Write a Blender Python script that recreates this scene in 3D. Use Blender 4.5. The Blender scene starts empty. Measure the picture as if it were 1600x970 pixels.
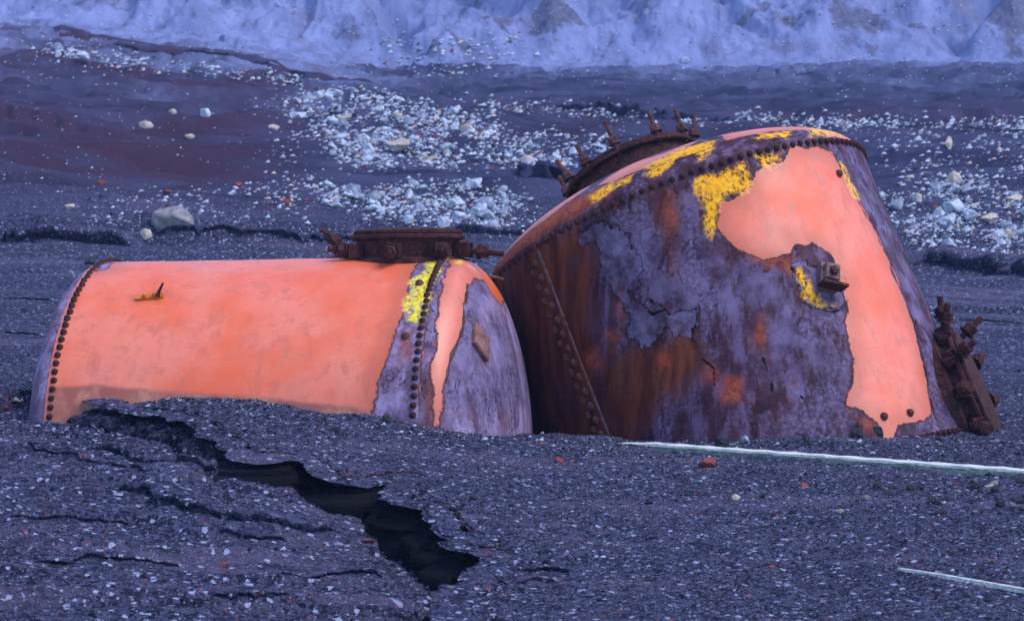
import bpy, bmesh, math, random
import numpy as np
from mathutils import Vector, Matrix, Quaternion
R = math.radians
rng = np.random.default_rng(7)
random.seed(7)
scene = bpy.context.scene
COL = scene.collection

# ------------------------------------------------------------------ camera
F = 4115.0                      # focal length in photo pixels (1600 wide)
CAM_Z = 1.7
PITCH = math.atan(220 / F)
cam_d = bpy.data.cameras.new('camera')
cam_d.sensor_width = 36; cam_d.lens = 36 * F / 1600
cam_d.clip_start = .1; cam_d.clip_end = 2000
cam_d.dof.use_dof = True; cam_d.dof.focus_distance = 15.8; cam_d.dof.aperture_fstop = 7.1
cam = bpy.data.objects.new('camera', cam_d); COL.objects.link(cam)
cam.location = (0, 0, CAM_Z); cam.rotation_euler = (math.pi / 2 - PITCH, 0, 0)
scene.camera = cam

# ------------------------------------------------------------------ sky, sun, exposure
SUN_DIR = np.array([.72, -.30, 1.25]); SUN_DIR /= np.linalg.norm(SUN_DIR)
w = bpy.data.worlds.new('World'); scene.world = w; w.use_nodes = True
nt = w.node_tree
sky = nt.nodes.new('ShaderNodeTexSky'); sky.sky_type = 'NISHITA'; sky.sun_disc = False
sky.sun_elevation = math.asin(SUN_DIR[2]); sky.sun_rotation = math.atan2(SUN_DIR[0], SUN_DIR[1])
sky.ozone_density = 6.0; sky.dust_density = .3; sky.air_density = 1.0
bg = nt.nodes['Background']; bg.inputs[1].default_value = .15
nt.links.new(sky.outputs[0], bg.inputs[0])
sl = bpy.data.lights.new('sun', 'SUN'); sl.energy = 1.5; sl.angle = R(34); sl.color = (1, .95, .93)
so = bpy.data.objects.new('sun', sl); COL.objects.link(so)
so.rotation_euler = Vector(-SUN_DIR).to_track_quat('-Z', 'Y').to_euler(); so.location = (20, -20, 40)
vs = scene.view_settings
vs.view_transform = 'Standard'; vs.look = 'None'; vs.gamma = 1; vs.use_curve_mapping = False
vs.exposure = 1.15
scene.cycles.max_bounces = 6; scene.cycles.volume_bounces = 1

# ------------------------------------------------------------------ helpers
def px_dir(u, v):
    cx, cy = u - 800.0, 485.0 - v
    cp, sp = math.cos(PITCH), math.sin(PITCH)
    d = np.array([cx, F * cp + cy * sp, -F * sp + cy * cp]); return d / np.linalg.norm(d)
CAMP = np.array([0, 0, CAM_Z])
def project(P):
    P = np.asarray(P, float) - CAMP
    cp, sp = math.cos(PITCH), math.sin(PITCH)
    f = P[..., 1] * cp - P[..., 2] * sp; y = P[..., 1] * sp + P[..., 2] * cp
    return np.stack([800 + F * P[..., 0] / f, 485 - F * y / f], -1)
def px_z(u, v, z):
    d = px_dir(u, v); t = (z - CAM_Z) / d[2]; return CAMP + d * t
def px_d(u, v, dist):
    d = px_dir(u, v); return CAMP + d * (dist / math.hypot(d[0], d[1]))

def _hash(ix, iy, seed):
    h = (ix.astype(np.int64) * 374761393 + iy.astype(np.int64) * 668265263 + seed * 1442695041) & 0x7fffffff
    h = ((h ^ (h >> 13)) * 1274126177) & 0x7fffffff
    return (h ^ (h >> 16)) & 0xffff
def perlin(x, y, seed=0):
    x = np.asarray(x, float); y = np.asarray(y, float)
    ix = np.floor(x).astype(np.int64); iy = np.floor(y).astype(np.int64)
    fx, fy = x - ix, y - iy
    def g(a, b, dx, dy):
        t = _hash(ix + a, iy + b, seed) * (2 * math.pi / 65536)
        return np.cos(t) * dx + np.sin(t) * dy
    ux = fx * fx * fx * (fx * (fx * 6 - 15) + 10); uy = fy * fy * fy * (fy * (fy * 6 - 15) + 10)
    a = g(0, 0, fx, fy); b = g(1, 0, fx - 1, fy); c = g(0, 1, fx, fy - 1); d = g(1, 1, fx - 1, fy - 1)
    return (a + (b - a) * ux + ((c + (d - c) * ux) - (a + (b - a) * ux)) * uy) * 1.4
def fbm(x, y, oct=4, seed=0, gain=.5):
    s = 0; a = 1
    for k in range(oct):
        s = s + a * perlin(x * 2 ** k + 17.3 * k, y * 2 ** k - 9.1 * k, seed + k); a *= gain
    return s
def smooth(a, b, x):
    t = np.clip((x - a) / (b - a), 0, 1); return t * t * (3 - 2 * t)

def make_mesh(name, V, Fc, mats=(), smooth_sh=True, attrs=None, mat_idx=None):
    me = bpy.data.meshes.new(name)
    V = np.asarray(V, np.float32)
    if isinstance(Fc, np.ndarray):
        n, k = Fc.shape
        me.vertices.add(len(V)); me.vertices.foreach_set('co', V.ravel())
        me.loops.add(n * k); me.loops.foreach_set('vertex_index', Fc.astype(np.int32).ravel())
        me.polygons.add(n); me.polygons.foreach_set('loop_start', np.arange(0, n * k, k, dtype=np.int32))
        me.update(calc_edges=True)
    else:
        me.from_pydata([tuple(v) for v in V], [], Fc); me.update()
    for m in mats: me.materials.append(m)
    me.polygons.foreach_set('use_smooth', np.full(len(me.polygons), smooth_sh))
    if mat_idx is not None: me.polygons.foreach_set('material_index', np.asarray(mat_idx, np.int32))
    for k, a in (attrs or {}).items():
        at = me.attributes.new(k, 'FLOAT', 'POINT'); at.data.foreach_set('value', np.asarray(a, np.float32))
    me.validate()
    return me
WLOC = {}
def link(o, parent=None, loc=(0, 0, 0)):
    """loc = world position; parents never carry rotation unless they are leaves"""
    COL.objects.link(o); loc = np.asarray(loc, float); WLOC[o.name] = loc
    if parent:
        o.parent = parent; o.location = loc - WLOC[parent.name]
    else: o.location = loc
    return o
def obj(name, V, Fc, mat, parent=None, loc=None, **kw):
    V = np.asarray(V, float)
    if loc is None: loc = WLOC[parent.name] if parent else V.mean(0)
    o = bpy.data.objects.new(name, make_mesh(name, V - np.asarray(loc), Fc, [mat] if mat else [], **kw))
    return link(o, parent, loc)
def tag(o, label=None, cat=None, group=None, kind=None):
    if label: o['label'] = label
    if cat: o['category'] = cat
    if group: o['group'] = group
    if kind: o['kind'] = kind
    return o
def empty(name, loc):
    o = bpy.data.objects.new(name, None); o.empty_display_size = .2; return link(o, None, loc)

class MB:                                   # collects pieces into one mesh
    def __init__(s): s.V = []; s.F = []
    def add(s, V, Fc):
        b = len(s.V); s.V += [tuple(v) for v in V]; s.F += [tuple(i + b for i in f) for f in Fc]; return s
    def revolve(s, prof, fr, n=32, close=True):
        O, X, Y, Z = fr; V = []; Fc = []
        for r, h in prof:
            for k in range(n):
                t = 2 * math.pi * k / n; V.append(O + X * (r * math.cos(t)) + Y * (r * math.sin(t)) + Z * h)
        for i in range(len(prof) - 1):
            for k in range(n):
                Fc.append((i * n + k, i * n + (k + 1) % n, (i + 1) * n + (k + 1) % n, (i + 1) * n + k))
        if close: Fc.append(tuple(range(n))[::-1]); Fc.append(tuple((len(prof) - 1) * n + k for k in range(n)))
        return s.add(V, Fc)
    def rod(s, a, b, r, r2=None, n=10):
        a = np.asarray(a, float); b = np.asarray(b, float); L = np.linalg.norm(b - a); fr = frame(a, (b - a) / L)
        return s.revolve([(r, 0), (r2 or r, L)], fr, n)
    def box(s, O, X, Y, Z, sx, sy, sz):
        V = [O + X * (i * sx / 2) + Y * (j * sy / 2) + Z * (k * sz / 2) for k in (-1, 1) for j in (-1, 1) for i in (-1, 1)]
        return s.add(V, [(0, 2, 3, 1), (4, 5, 7, 6), (0, 1, 5, 4), (2, 6, 7, 3), (0, 4, 6, 2), (1, 3, 7, 5)])
    def build(s, name, mat, parent=None, loc=None, smooth_sh=False):
        o = obj(name, np.array(s.V), s.F, mat, parent, loc, smooth_sh=smooth_sh)
        return o
def unit(v): v = np.asarray(v, float); return v / np.linalg.norm(v)
def frame(O, Z, hint=(0, 0, 1)):
    Z = unit(Z); h = np.asarray(hint, float)
    if abs(Z @ unit(h)) > .95: h = np.array([0, 1., 0])
    X = unit(np.cross(h, Z)); Y = np.cross(Z, X); return (np.asarray(O, float), X, Y, Z)

# ------------------------------------------------------------------ node helper
class NB:
    def __init__(s, name):
        s.m = bpy.data.materials.new(name); s.m.use_nodes = True; s.t = s.m.node_tree
        s.b = s.t.nodes['Principled BSDF']; s.co = s.n('TexCoord').outputs['Object']
    def n(s, t): return s.t.nodes.new('ShaderNode' + t)
    def put(s, sock, v):
        if isinstance(v, bpy.types.NodeSocket): s.t.links.new(v, sock)
        elif isinstance(v, tuple) and len(v) == 3 and sock.type == 'RGBA': sock.default_value = (*v, 1)
        else: sock.default_value = v
    def attr(s, name):
        a = s.n('Attribute'); a.attribute_name = name; return a.outputs['Fac']
    def mapped(s, scale, rot=(0, 0, 0)):
        m = s.n('Mapping'); m.inputs['Scale'].default_value = scale; m.inputs['Rotation'].default_value = rot
        s.t.links.new(s.co, m.inputs[0]); return m.outputs[0]
    def noise(s, scale, detail=4, rough=.55, vec=None, col=False, dist=0):
        a = s.n('TexNoise'); a.inputs['Scale'].default_value = scale; a.inputs['Detail'].default_value = detail
        a.inputs['Roughness'].default_value = rough; a.inputs['Distortion'].default_value = dist
        s.t.links.new(vec or s.co, a.inputs['Vector']); return a.outputs['Color' if col else 'Fac']
    def voronoi(s, scale, out='Color', feature='F1', vec=None, rand=1):
        a = s.n('TexVoronoi'); a.feature = feature; a.inputs['Scale'].default_value = scale
        a.inputs['Randomness'].default_value = rand
        s.t.links.new(vec or s.co, a.inputs['Vector']); return a.outputs[out]
    def math(s, op, a, b=0, c=0):
        m = s.n('Math'); m.operation = op
        for i, x in enumerate((a, b, c)): s.put(m.inputs[i], x)
        return m.outputs[0]
    def ramp(s, f, lo, hi, a=0.0, b=1.0):
        m = s.n('MapRange'); m.interpolation_type = 'SMOOTHSTEP'
        for i, x in enumerate((f, lo, hi, a, b)): s.put(m.inputs[i], x)
        return m.outputs[0]
    def mix(s, f, a, b, mode='MIX'):
        m = s.n('Mix'); m.data_type = 'RGBA'; m.blend_type = mode
        s.put(m.inputs[0], f); s.put(m.inputs[6], a); s.put(m.inputs[7], b); return m.outputs[2]
    def sep(s, c):
        m = s.n('SeparateColor'); s.put(m.inputs[0], c); return m.outputs
    def bump(s, h, strength=.5, dist=.01, normal=None):
        m = s.n('Bump'); m.inputs['Strength'].default_value = strength; m.inputs['Distance'].default_value = dist
        s.put(m.inputs['Height'], h)
        if normal: s.put(m.inputs['Normal'], normal)
        return m.outputs[0]
    def done(s, col, rough=.8, normal=None, spec=.3, metal=0):
        s.put(s.b.inputs['Base Color'], col); s.put(s.b.inputs['Roughness'], rough)
        s.b.inputs['Specular IOR Level'].default_value = spec; s.b.inputs['Metallic'].default_value = metal
        if normal: s.put(s.b.inputs['Normal'], normal)
        return s.m

# ------------------------------------------------------------------ materials
ASH_D, ASH_M, ASH_L = (.004, .004, .009), (.046, .0455, .088), (.27, .28, .40)
def ash_material():
    s = NB('volcanic_ash')
    v1 = s.sep(s.voronoi(48)); v2 = s.sep(s.voronoi(120))
    c = s.mix(s.ramp(v2[0], .1, .95), ASH_D, ASH_M)
    c1 = s.mix(s.ramp(v1[0], .15, .95), (.004, .004, .009), (.094, .093, .165))
    c = s.mix(.55, c, c1)
    n = s.noise(1.6, 5); c = s.mix(s.ramp(n, .35, .7), c, s.mix(.30, c, (.048, .047, .088)))
    # warm fine ash patches
    n2 = s.noise(1.0, 6, .6, vec=s.mapped((.45, 2.6, 1), (0, 0, .2)))
    c = s.mix(s.ramp(n2, .52, .62, 0, .6), c, (.092, .074, .122))
    c = s.mix(s.ramp(v1[1], .955, .965), c, ASH_L)
    c = s.mix(s.ramp(v1[2], .994, .997), c, (.22, .06, .06))
    c = s.mix(s.ramp(v2[1], .955, .97), c, (.17, .17, .25))
    # weathered zones by place, and the shade painted into the crack
    red = s.attr('red'); pale = s.attr('pale'); dark = s.attr('crack_shade')
    far = s.mix(s.ramp(s.noise(.5, 6), .3, .7), (.019, .020, .044), (.058, .056, .112))
    c = s.mix(s.attr('far'), c, far)
    c = s.mix(s.math('MULTIPLY', red, s.ramp(s.noise(.35, 5), .25, .6)), c, (.046, .021, .038))
    pv_ = s.mapped((.8, .20, .42))
    pn = s.noise(1.0, 10, .68, vec=pv_)
    pc = s.mix(s.ramp(pn, .33, .68), (.140, .160, .30), (.215, .238, .425))
    pc = s.mix(s.ramp(s.noise(1.5, 8, .7, vec=pv_), .54, .70, 0, .28), pc, (.38, .40, .58))
    pc = s.mix(s.ramp(s.noise(.8, 8, .7, vec=pv_), .58, .66, 0, .8), pc, (.075, .072, .125))
    pc = s.mix(s.ramp(s.noise(.33, 7, .7), .52, .66, 0, .55), pc, (.125, .105, .155))
    pc = s.mix(s.ramp(s.math('ADD', s.voronoi(4.5, 'Distance'), s.math('MULTIPLY', s.noise(1.2, 3), .5)), .30, .36, .55, 0), pc, (.50, .53, .68))
    c = s.mix(s.ramp(s.math('ADD', pale, s.math('MULTIPLY', s.math('SUBTRACT', pn, .5), .9)), .12, .95), c, pc)
    c = s.mix(s.ramp(s.math('ADD', s.attr('crop'), s.math('MULTIPLY', s.math('SUBTRACT', s.noise(1.3, 8, .7), .5), 1.3)), .34, .60, 0, .8), c, s.mix(s.ramp(s.noise(3, 6, .7), .4, .6), (.050, .045, .075), (.125, .110, .155)))
    c = s.mix(dark, c, (.007, .007, .010))  # near-black shade put into the ash colour inside the crack
    h = s.math('ADD', s.math('MULTIPLY', s.voronoi(62, 'Distance'), -.8), s.math('MULTIPLY', s.voronoi(150, 'Distance'), -.5))
    h2 = s.noise(9, 6, .6)
    nn = s.bump(h2, .5, .04); nn = s.bump(h, .8, .012, nn)
    return s.done(c, .9, nn, .04)
M_ASH = ash_material()

def stone_mat(name, c1, c2, rough=.85, scale=9):
    s = NB(name); n = s.noise(scale, 6, .65)
    c = s.mix(s.ramp(n, .3, .7), c1, c2)
    c = s.mix(s.ramp(s.noise(scale * 4, 3), .6, .72, 0, .5), c, tuple(x * .4 for x in c1))
    return s.done(c, rough, s.bump(n, .6, .02), .08)
M_PALE = stone_mat('pale_stone', (.27, .285, .37), (.60, .62, .70), scale=3.5)
M_PALE2 = stone_mat('grey_stone', (.15, .16, .22), (.38, .40, .48), scale=3.5)
M_TANS = stone_mat('tan_stone', (.42, .30, .24), (.60, .50, .42))
M_BROWN = stone_mat('brown_stone', (.13, .12, .13), (.30, .26, .26))
M_REDS = stone_mat('red_stone', (.17, .035, .035), (.34, .08, .07))
M_BLACK = stone_mat('black_stone', (.018, .018, .022), (.06, .06, .075), .7)
M_PPALE = stone_mat('pebble_white', (.36, .38, .48), (.62, .64, .72))
M_PEB = [stone_mat('pebble_dark', (.008, .008, .013), (.030, .029, .046)), stone_mat('pebble_grey', (.044, .044, .080), (.150, .148, .24)),
         stone_mat('pebble_pale', (.24, .25, .35), (.48, .50, .62)), M_REDS]

def boiler_material(name, rust_a, rust_b, rust_c, lich, dk=1.0, streak=1.0, paint=(.81, .150, .074)):
    """rust with paint, lichen and stain regions read from per-vertex signed distances (metres)"""
    s = NB(name)
    n = s.noise(5.5, 8, .6); nf = s.noise(38, 5, .6); n3 = s.noise(1.7, 7, .62)
    wob = s.math('ADD', s.math('MULTIPLY', s.math('SUBTRACT', n, .5), .13), s.math('MULTIPLY', s.math('SUBTRACT', nf, .5), .035))
    st = s.noise(6, 5, .6, vec=s.mapped((2.2, 2.2, .35)))
    c = s.mix(s.ramp(n, .34, .64), rust_a, rust_b)
    c = s.mix(s.ramp(s.math('ADD', st, s.math('MULTIPLY', s.math('SUBTRACT', nf, .5), .3)), .46, .66), c, rust_c)
    c = s.mix(s.ramp(s.noise(17, 6, .7), .56, .70, 0, .55), c, tuple(x * .45 for x in rust_a))
    c = s.mix(s.ramp(s.noise(3.4, 7, .7, dist=1.2), .60, .69, 0, .75), c, (.30, .060, .020))
    c = s.mix(s.ramp(s.voronoi(90, 'Distance'), .0, .35, .35, 0), c, (.04, .025, .03))
    sdb = s.math('ADD', s.attr('blue'), s.math('MULTIPLY', wob, 1.2))
    cb = s.mix(s.ramp(n, .35, .65), (.058, .036, .080), (.185, .138, .265)); cb = s.mix(s.ramp(nf, .45, .7, 0, .6), cb, (.15, .10, .12))
    c = s.mix(s.math('MULTIPLY', s.ramp(sdb, -.02, .05, 0, .8), s.ramp(n3, .36, .52)), c, cb)
    ct = s.noise(2.6, 9, .62, dist=.6); cf = s.ramp(s.noise(1.7, 4), .42, .56)
    c = s.mix(s.math('MULTIPLY', s.ramp(ct, .50, .505), s.math('MULTIPLY', cf, .55)), c, s.mix(s.ramp(nf, .4, .65), (.07, .045, .085), (.20, .15, .26)))
    ctl = s.math('MULTIPLY', s.ramp(s.math('ABSOLUTE', s.math('SUBTRACT', ct, .502)), .0015, .007, 1, 0), cf)
    c = s.mix(s.math('MULTIPLY', ctl, .9), c, (.018, .008, .010))
    c = s.mix(s.ramp(s.noise(5, 7, .68, vec=s.mapped((2.4, 2.4, .45))), .50, .64, 0, .85 * dk), c, (.042, .014, .017))
    sdr = s.math('ADD', s.attr('brown'), s.math('MULTIPLY', wob, 1.6))
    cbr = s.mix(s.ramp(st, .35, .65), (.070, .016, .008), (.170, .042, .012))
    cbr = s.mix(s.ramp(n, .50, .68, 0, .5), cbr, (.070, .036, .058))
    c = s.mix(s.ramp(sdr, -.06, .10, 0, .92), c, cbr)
    sde = s.math('ADD', s.attr('ember'), s.math('MULTIPLY', wob, 1.8))
    c = s.mix(s.ramp(sde, -.05, .06, 0, .8), c, s.mix(s.ramp(nf, .4, .62), (.42, .085, .028), (.20, .035, .020)))
    # scale plates: dark broken outlines and a small step
    sds = s.math('ADD', s.attr('scale'), s.math('ADD', s.math('MULTIPLY', wob, 1.6), s.math('MULTIPLY', s.math('SUBTRACT', s.noise(12, 4, .6), .5), .10)))
    csc = s.mix(s.ramp(s.noise(9, 7, .65), .36, .66), (.045, .030, .06), (.19, .16, .28))
    c = s.mix(s.ramp(sds, -.005, .005, 0, .62), c, csc)
    edge_s = s.ramp(s.math('ABSOLUTE', s.math('ADD', sds, .003)), .001, .009, .9, 0)
    c = s.mix(edge_s, c, (.018, .008, .008))
    # paint
    sdp = s.math('ADD', s.attr('paint'), wob)
    mp = s.ramp(sdp, -.004, .004)
    cp_ = s.mix(s.ramp(n3, .36, .64), (paint[0] * .97, paint[1] * .76, paint[2] * .45), (paint[0] * .98, paint[1] * 1.28, paint[2] * 1.55))
    cp_ = s.mix(s.ramp(s.noise(120, 3), .45, .75, 0, .28), cp_, (.52, .11, .06))
    cp_ = s.mix(s.ramp(s.noise(10, 8, .7), .50, .70, 0, .5), cp_, (.56, .115, .050))
    cp_ = s.mix(s.ramp(nf, .62, .75, 0, .25), cp_, (.40, .12, .06))
    cp_ = s.mix(s.ramp(st, .56, .74, 0, .40 * streak), cp_, (.42, .14, .10))
    cp_ = s.mix(s.ramp(sde, -.04, .06, 0, .6), cp_, (.50, .10, .02))
    run = s.noise(4, 5, .55, vec=s.mapped((2.6, 2.6, .14)))
    cp_ = s.mix(s.math('MULTIPLY', s.ramp(run, .50, .68, 0, .38), s.ramp(n3, .35, .6)), cp_, (.36, .075, .040))
    cp_ = s.mix(s.ramp(s.noise(26, 7, .75), .62, .72, 0, .35), cp_, (.42, .085, .045))
    cp_ = s.mix(s.ramp(s.noise(3.1, 7, .7), .54, .70, 0, .40), cp_, (.58, .20, .12))
    cp_ = s.mix(s.ramp(sdp, .0, .16, .6, 0), cp_, (.42, .085, .035))
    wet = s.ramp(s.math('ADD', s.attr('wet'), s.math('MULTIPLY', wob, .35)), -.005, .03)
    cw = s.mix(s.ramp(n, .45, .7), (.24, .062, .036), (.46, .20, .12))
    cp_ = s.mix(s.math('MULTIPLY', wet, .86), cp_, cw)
    c = s.mix(mp, c, cp_)
    edge = s.ramp(s.math('ABSOLUTE', s.math('ADD', sdp, .003)), .003, .011, 1, 0)
    c = s.mix(s.math('MULTIPLY', edge, .85), c, (.09, .022, .018))
    # crack lines
    crk = s.ramp(s.math('ADD', s.attr('crack'), s.math('MULTIPLY', s.math('SUBTRACT', n, .5), .08)), -.007, -.001)
    c = s.mix(crk, c, (.015, .007, .007))
    # lichen
    sdl = s.math('ADD', s.attr('lichen'), s.math('MULTIPLY', wob, 1.5))
    brk = s.ramp(s.noise(30, 6, .75), .40, .50)
    ml = s.math('MULTIPLY', s.ramp(sdl, -.02, .03), s.math('MAXIMUM', brk, s.ramp(sdl, .03, .09, 0, .9)))
    cl = s.mix(s.ramp(nf, .35, .65), *lich)
    c = s.mix(ml, c, cl)
    rough = s.ramp(mp, 0, 1, .6, .42)
    h = s.math('ADD', s.math('MULTIPLY', n, .5), s.math('MULTIPLY', nf, .35))
    rust_h = s.math('MULTIPLY', h, s.math('SUBTRACT', 1.0, s.math('MULTIPLY', mp, .88)))
    step = s.math('ADD', s.math('ADD', s.math('MULTIPLY', mp, .35), s.math('MULTIPLY', s.math('SUBTRACT', 1.0, mp), s.math('MULTIPLY', s.ramp(ct, .498, .507), s.math('MULTIPLY', cf, .35)))), s.math('MULTIPLY', s.ramp(sds, -.006, .006), .5))
    hh = s.math('ADD', rust_h, step); hh = s.math('ADD', hh, s.math('MULTIPLY', ml, .25)); hh = s.math('SUBTRACT', hh, crk)
    o = s.done(c, rough, s.bump(hh, .75, .016), .3)
    s.put(s.b.inputs['Specular IOR Level'], s.ramp(mp, 0, 1, .07, .6))
    return o
M_LEFT = boiler_material('left_boiler_rust', (.12, .065, .105), (.25, .165, .28), (.30, .23, .38), ((.78, .56, .012), (.85, .68, .06)), .4)
M_RIGHT = boiler_material('right_boiler_rust', (.036, .013, .020), (.088, .036, .060), (.135, .080, .145), ((.84, .31, .008), (.90, .46, .02)))

def iron(name, a, b, c):
    s = NB(name); n = s.noise(14, 7, .65); nf = s.noise(70, 4)
    col = s.mix(s.ramp(n, .35, .62), a, b); col = s.mix(s.ramp(nf, .55, .7, 0, .7), col, c)
    return s.done(col, .85, s.bump(s.math('ADD', n, s.math('MULTIPLY', nf, .6)), .8, .015), .12)
M_IRON = iron('rusted_iron', (.026, .009, .009), (.070, .024, .022), (.15, .07, .068))
M_IRONL = iron('rusted_iron_pale', (.10, .05, .05), (.22, .13, .13), (.34, .24, .24))
M_STUD = iron('stud_iron', (.045, .018, .018), (.12, .05, .05), (.24, .13, .12))
M_RIVET = iron('rivet_iron', (.060, .024, .020), (.15, .060, .045), (.24, .12, .09))
M_PADR = iron('rust_pad', (.13, .05, .045), (.27, .13, .12), (.10, .04, .035))
M_ORNG = iron('orange_rust', (.45, .11, .02), (.62, .18, .03), (.2, .05, .02))

def wood_mat(name, a, b, vec):
    s = NB(name); n = s.noise(8, 6, .6, vec=s.mapped(vec))
    c = s.mix(s.ramp(n, .35, .65), a, b); c = s.mix(s.ramp(s.noise(5, 4), .6, .7, 0, .6), c, tuple(x * .5 for x in a))
    return s.done(c, .85, s.bump(n, .5, .01), .2)
M_WOOD = wood_mat('bleached_wood', (.40, .39, .36), (.70, .69, .66), (1, 8, 12))
M_MOSS = wood_mat('mossy_wood', (.12, .14, .12), (.30, .33, .27), (1, 6, 8))

# ------------------------------------------------------------------ boilers: geometry of revolution
class Rev:
    """boiler body: axis start C (first seam), unit axis A, radius r, length L between seams, dished heads of depth h"""
    def __init__(s, C, A, r, L, h, h0, skirt=.07):
        s.C, s.A, s.r, s.L, s.h, s.skirt = np.asarray(C, float), unit(A), r, L, h, skirt; s.h0 = h0
        v = CAMP - s.C; v = v - s.A * (v @ s.A); s.X = unit(v)               # theta=0 faces the camera
        s.Y = np.cross(s.A, s.X)
    def pt(s, th, ax, rad):
        th = np.asarray(th)[..., None]; ax = np.asarray(ax)[..., None]; rad = np.asarray(rad)[..., None]
        return s.C + s.A * ax + (s.X * np.cos(th) + s.Y * np.sin(th)) * rad
    def shell_grid(s, nt, ns, a0, a1):
        th = np.linspace(-math.pi, math.pi, nt, endpoint=False); ax = np.linspace(a0, a1, ns)
        TH, AX = np.meshgrid(th, ax); return TH, AX
    def cap_profile(s, n, sign, n_exp=2.1):
        """list of (axial, radius, arclength) from the skirt to the apex; sign -1 = first end, +1 = far end"""
        a0 = 0 if sign < 0 else s.L
        t = np.linspace(0, math.pi / 2, n)
        rr = s.r * np.cos(t) ** (2 / n_exp); aa = s.skirt + (s.h if sign > 0 else s.h0) * np.sin(t) ** (2 / n_exp); rr[-1] = 0.002
        ax = np.concatenate([[-.05, .0, s.skirt * .5], aa]); ra = np.concatenate([[s.r] * 3, rr])
        arc = np.concatenate([[0], np.cumsum(np.hypot(np.diff(ax), np.diff(ra)))]) - .05
        return a0 + sign * ax, ra, arc
def grid_faces(nr, nc, wrap=True):
    i, j = np.meshgrid(np.arange(nr - 1), np.arange(nc if wrap else nc - 1), indexing='ij')
    k = (j + 1) % nc
    return np.stack([i * nc + j, i * nc + k, (i + 1) * nc + k, (i + 1) * nc + j], -1).reshape(-1, 4)
def poly_sd(uv, poly):
    """signed distance (inside +) of points uv to polygon, both in metres"""
    poly = np.asarray(poly, float); x, y = uv[:, 0], uv[:, 1]
    d = np.full(len(uv), 1e9); ins = np.zeros(len(uv), bool)
    for (ax, ay), (bx, by) in zip(poly, np.roll(poly, -1, 0)):
        ex, ey = bx - ax, by - ay; L2 = ex * ex + ey * ey + 1e-12
        t = np.clip(((x - ax) * ex + (y - ay) * ey) / L2, 0, 1)
        d = np.minimum(d, (x - ax - t * ex) ** 2 + (y - ay - t * ey) ** 2)
        if ay != by:
            c = ((ay > y) != (by > y)) & (x < ex * (y - ay) / (by - ay) + ax); ins ^= c
    d = np.sqrt(d); return np.where(ins, d, -d)
def line_sd(uv, pts):
    pts = np.asarray(pts, float); x, y = uv[:, 0], uv[:, 1]; d = np.full(len(uv), 1e9)
    for (ax, ay), (bx, by) in zip(pts[:-1], pts[1:]):
        ex, ey = bx - ax, by - ay; L2 = ex * ex + ey * ey + 1e-12
        t = np.clip(((x - ax) * ex + (y - ay) * ey) / L2, 0, 1)
        d = np.minimum(d, (x - ax - t * ex) ** 2 + (y - ay - t * ey) ** 2)
    return -np.sqrt(d)
class Surf:
    """vertices with surface coordinates; finds the surface coordinates seen at a photo pixel"""
    def __init__(s, P, N, uv):
        s.P, s.N, s.uv = P, N, uv
        s.front = np.einsum('ij,ij->i', N, CAMP - P) > 0
        s.px = project(P); s.A = {k: np.full(len(P), -.5) for k in ('paint', 'wet', 'lichen', 'blue', 'brown', 'scale', 'crack', 'ember')}
        s.fi = np.where(s.front)[0]
    def near(s, u, v):
        i = s.fi[np.argmin(((s.px[s.fi] - (u, v)) ** 2).sum(1))]; return i
    def at(s, u, v): return s.uv[s.near(u, v)]
    def mask(s, key, *polys, default=None):
        if default is not None: s.A[key][:] = default
        for p in polys: s.A[key] = np.maximum(s.A[key], np.clip(poly_sd(s.uv, [s.at(*q) for q in p]), -.5, .5))
    def cut(s, key, *polys):
        for p in polys: s.A[key] = np.minimum(s.A[key], -np.clip(poly_sd(s.uv, [s.at(*q) for q in p]), -.5, .5))
    def lines(s, key, *ls):
        for p in ls: s.A[key] = np.maximum(s.A[key], np.clip(line_sd(s.uv, [s.at(*q) for q in p]), -.5, .5))

def rivet_mesh(r, h, mat):
    mb = MB(); fr = (np.zeros(3), np.array([1., 0, 0]), np.array([0, 1., 0]), np.array([0, 0, 1.]))
    mb.revolve([(r * 1.12, -.004), (r, h * .35), (r * .78, h * .72), (r * .4, h * .97), (.001, h)], fr, 10, False)
    return make_mesh('rivet', mb.V, mb.F, [mat])
RIV = rivet_mesh(.020, .024, M_IRON); RIVB = rivet_mesh(.025, .028, M_RIVET)
def rivet(P, N, parent, me=RIV, name='rivet'):
    o = bpy.data.objects.new(name, me); link(o, parent, P)
    o.rotation_mode = 'QUATERNION'; o.rotation_quaternion = Vector(N).to_track_quat('Z', 'Y')
    return o

# ---- left boiler: lies flat
dl, dr_ = 16.84, 16.3
r1 = 1.245
def crest(u, v, dist): q = px_d(u, v, dist); q[2] -= r1; return q
CL, CR = crest(176.5, 412, dl), crest(707, 404, dr_)
B1 = Rev(CL, CR - CL, r1, np.linalg.norm(CR - CL), .43, .31, .03)
# ---- right boiler: leans back and to the left, its head up
r2 = 1.343
E = .2238; TILT = .3635
C2 = px_d(1055.4, 361.4, 17.75)
fw = np.array([0, math.cos(PITCH), -math.sin(PITCH)]); upv = np.array([0, math.sin(PITCH), math.cos(PITCH)])
A2 = unit(np.array([math.sin(TILT), 0, 0]) * math.cos(E) - upv * (math.cos(TILT) * math.cos(E)) - fw * math.sin(E))
B2 = Rev(C2, A2, r2, 2.02, .429, .429, .021)
def ray_cyl(B, u, v):
    d = px_dir(u, v); o = CAMP - B.C
    dp = d - B.A * (d @ B.A); op = o - B.A * (o @ B.A)
    a, b, c = dp @ dp, 2 * dp @ op, op @ op - B.r ** 2
    q = b * b - 4 * a * c
    t = (-b - math.sqrt(max(q, 0))) / (2 * a); return CAMP + d * t

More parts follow.
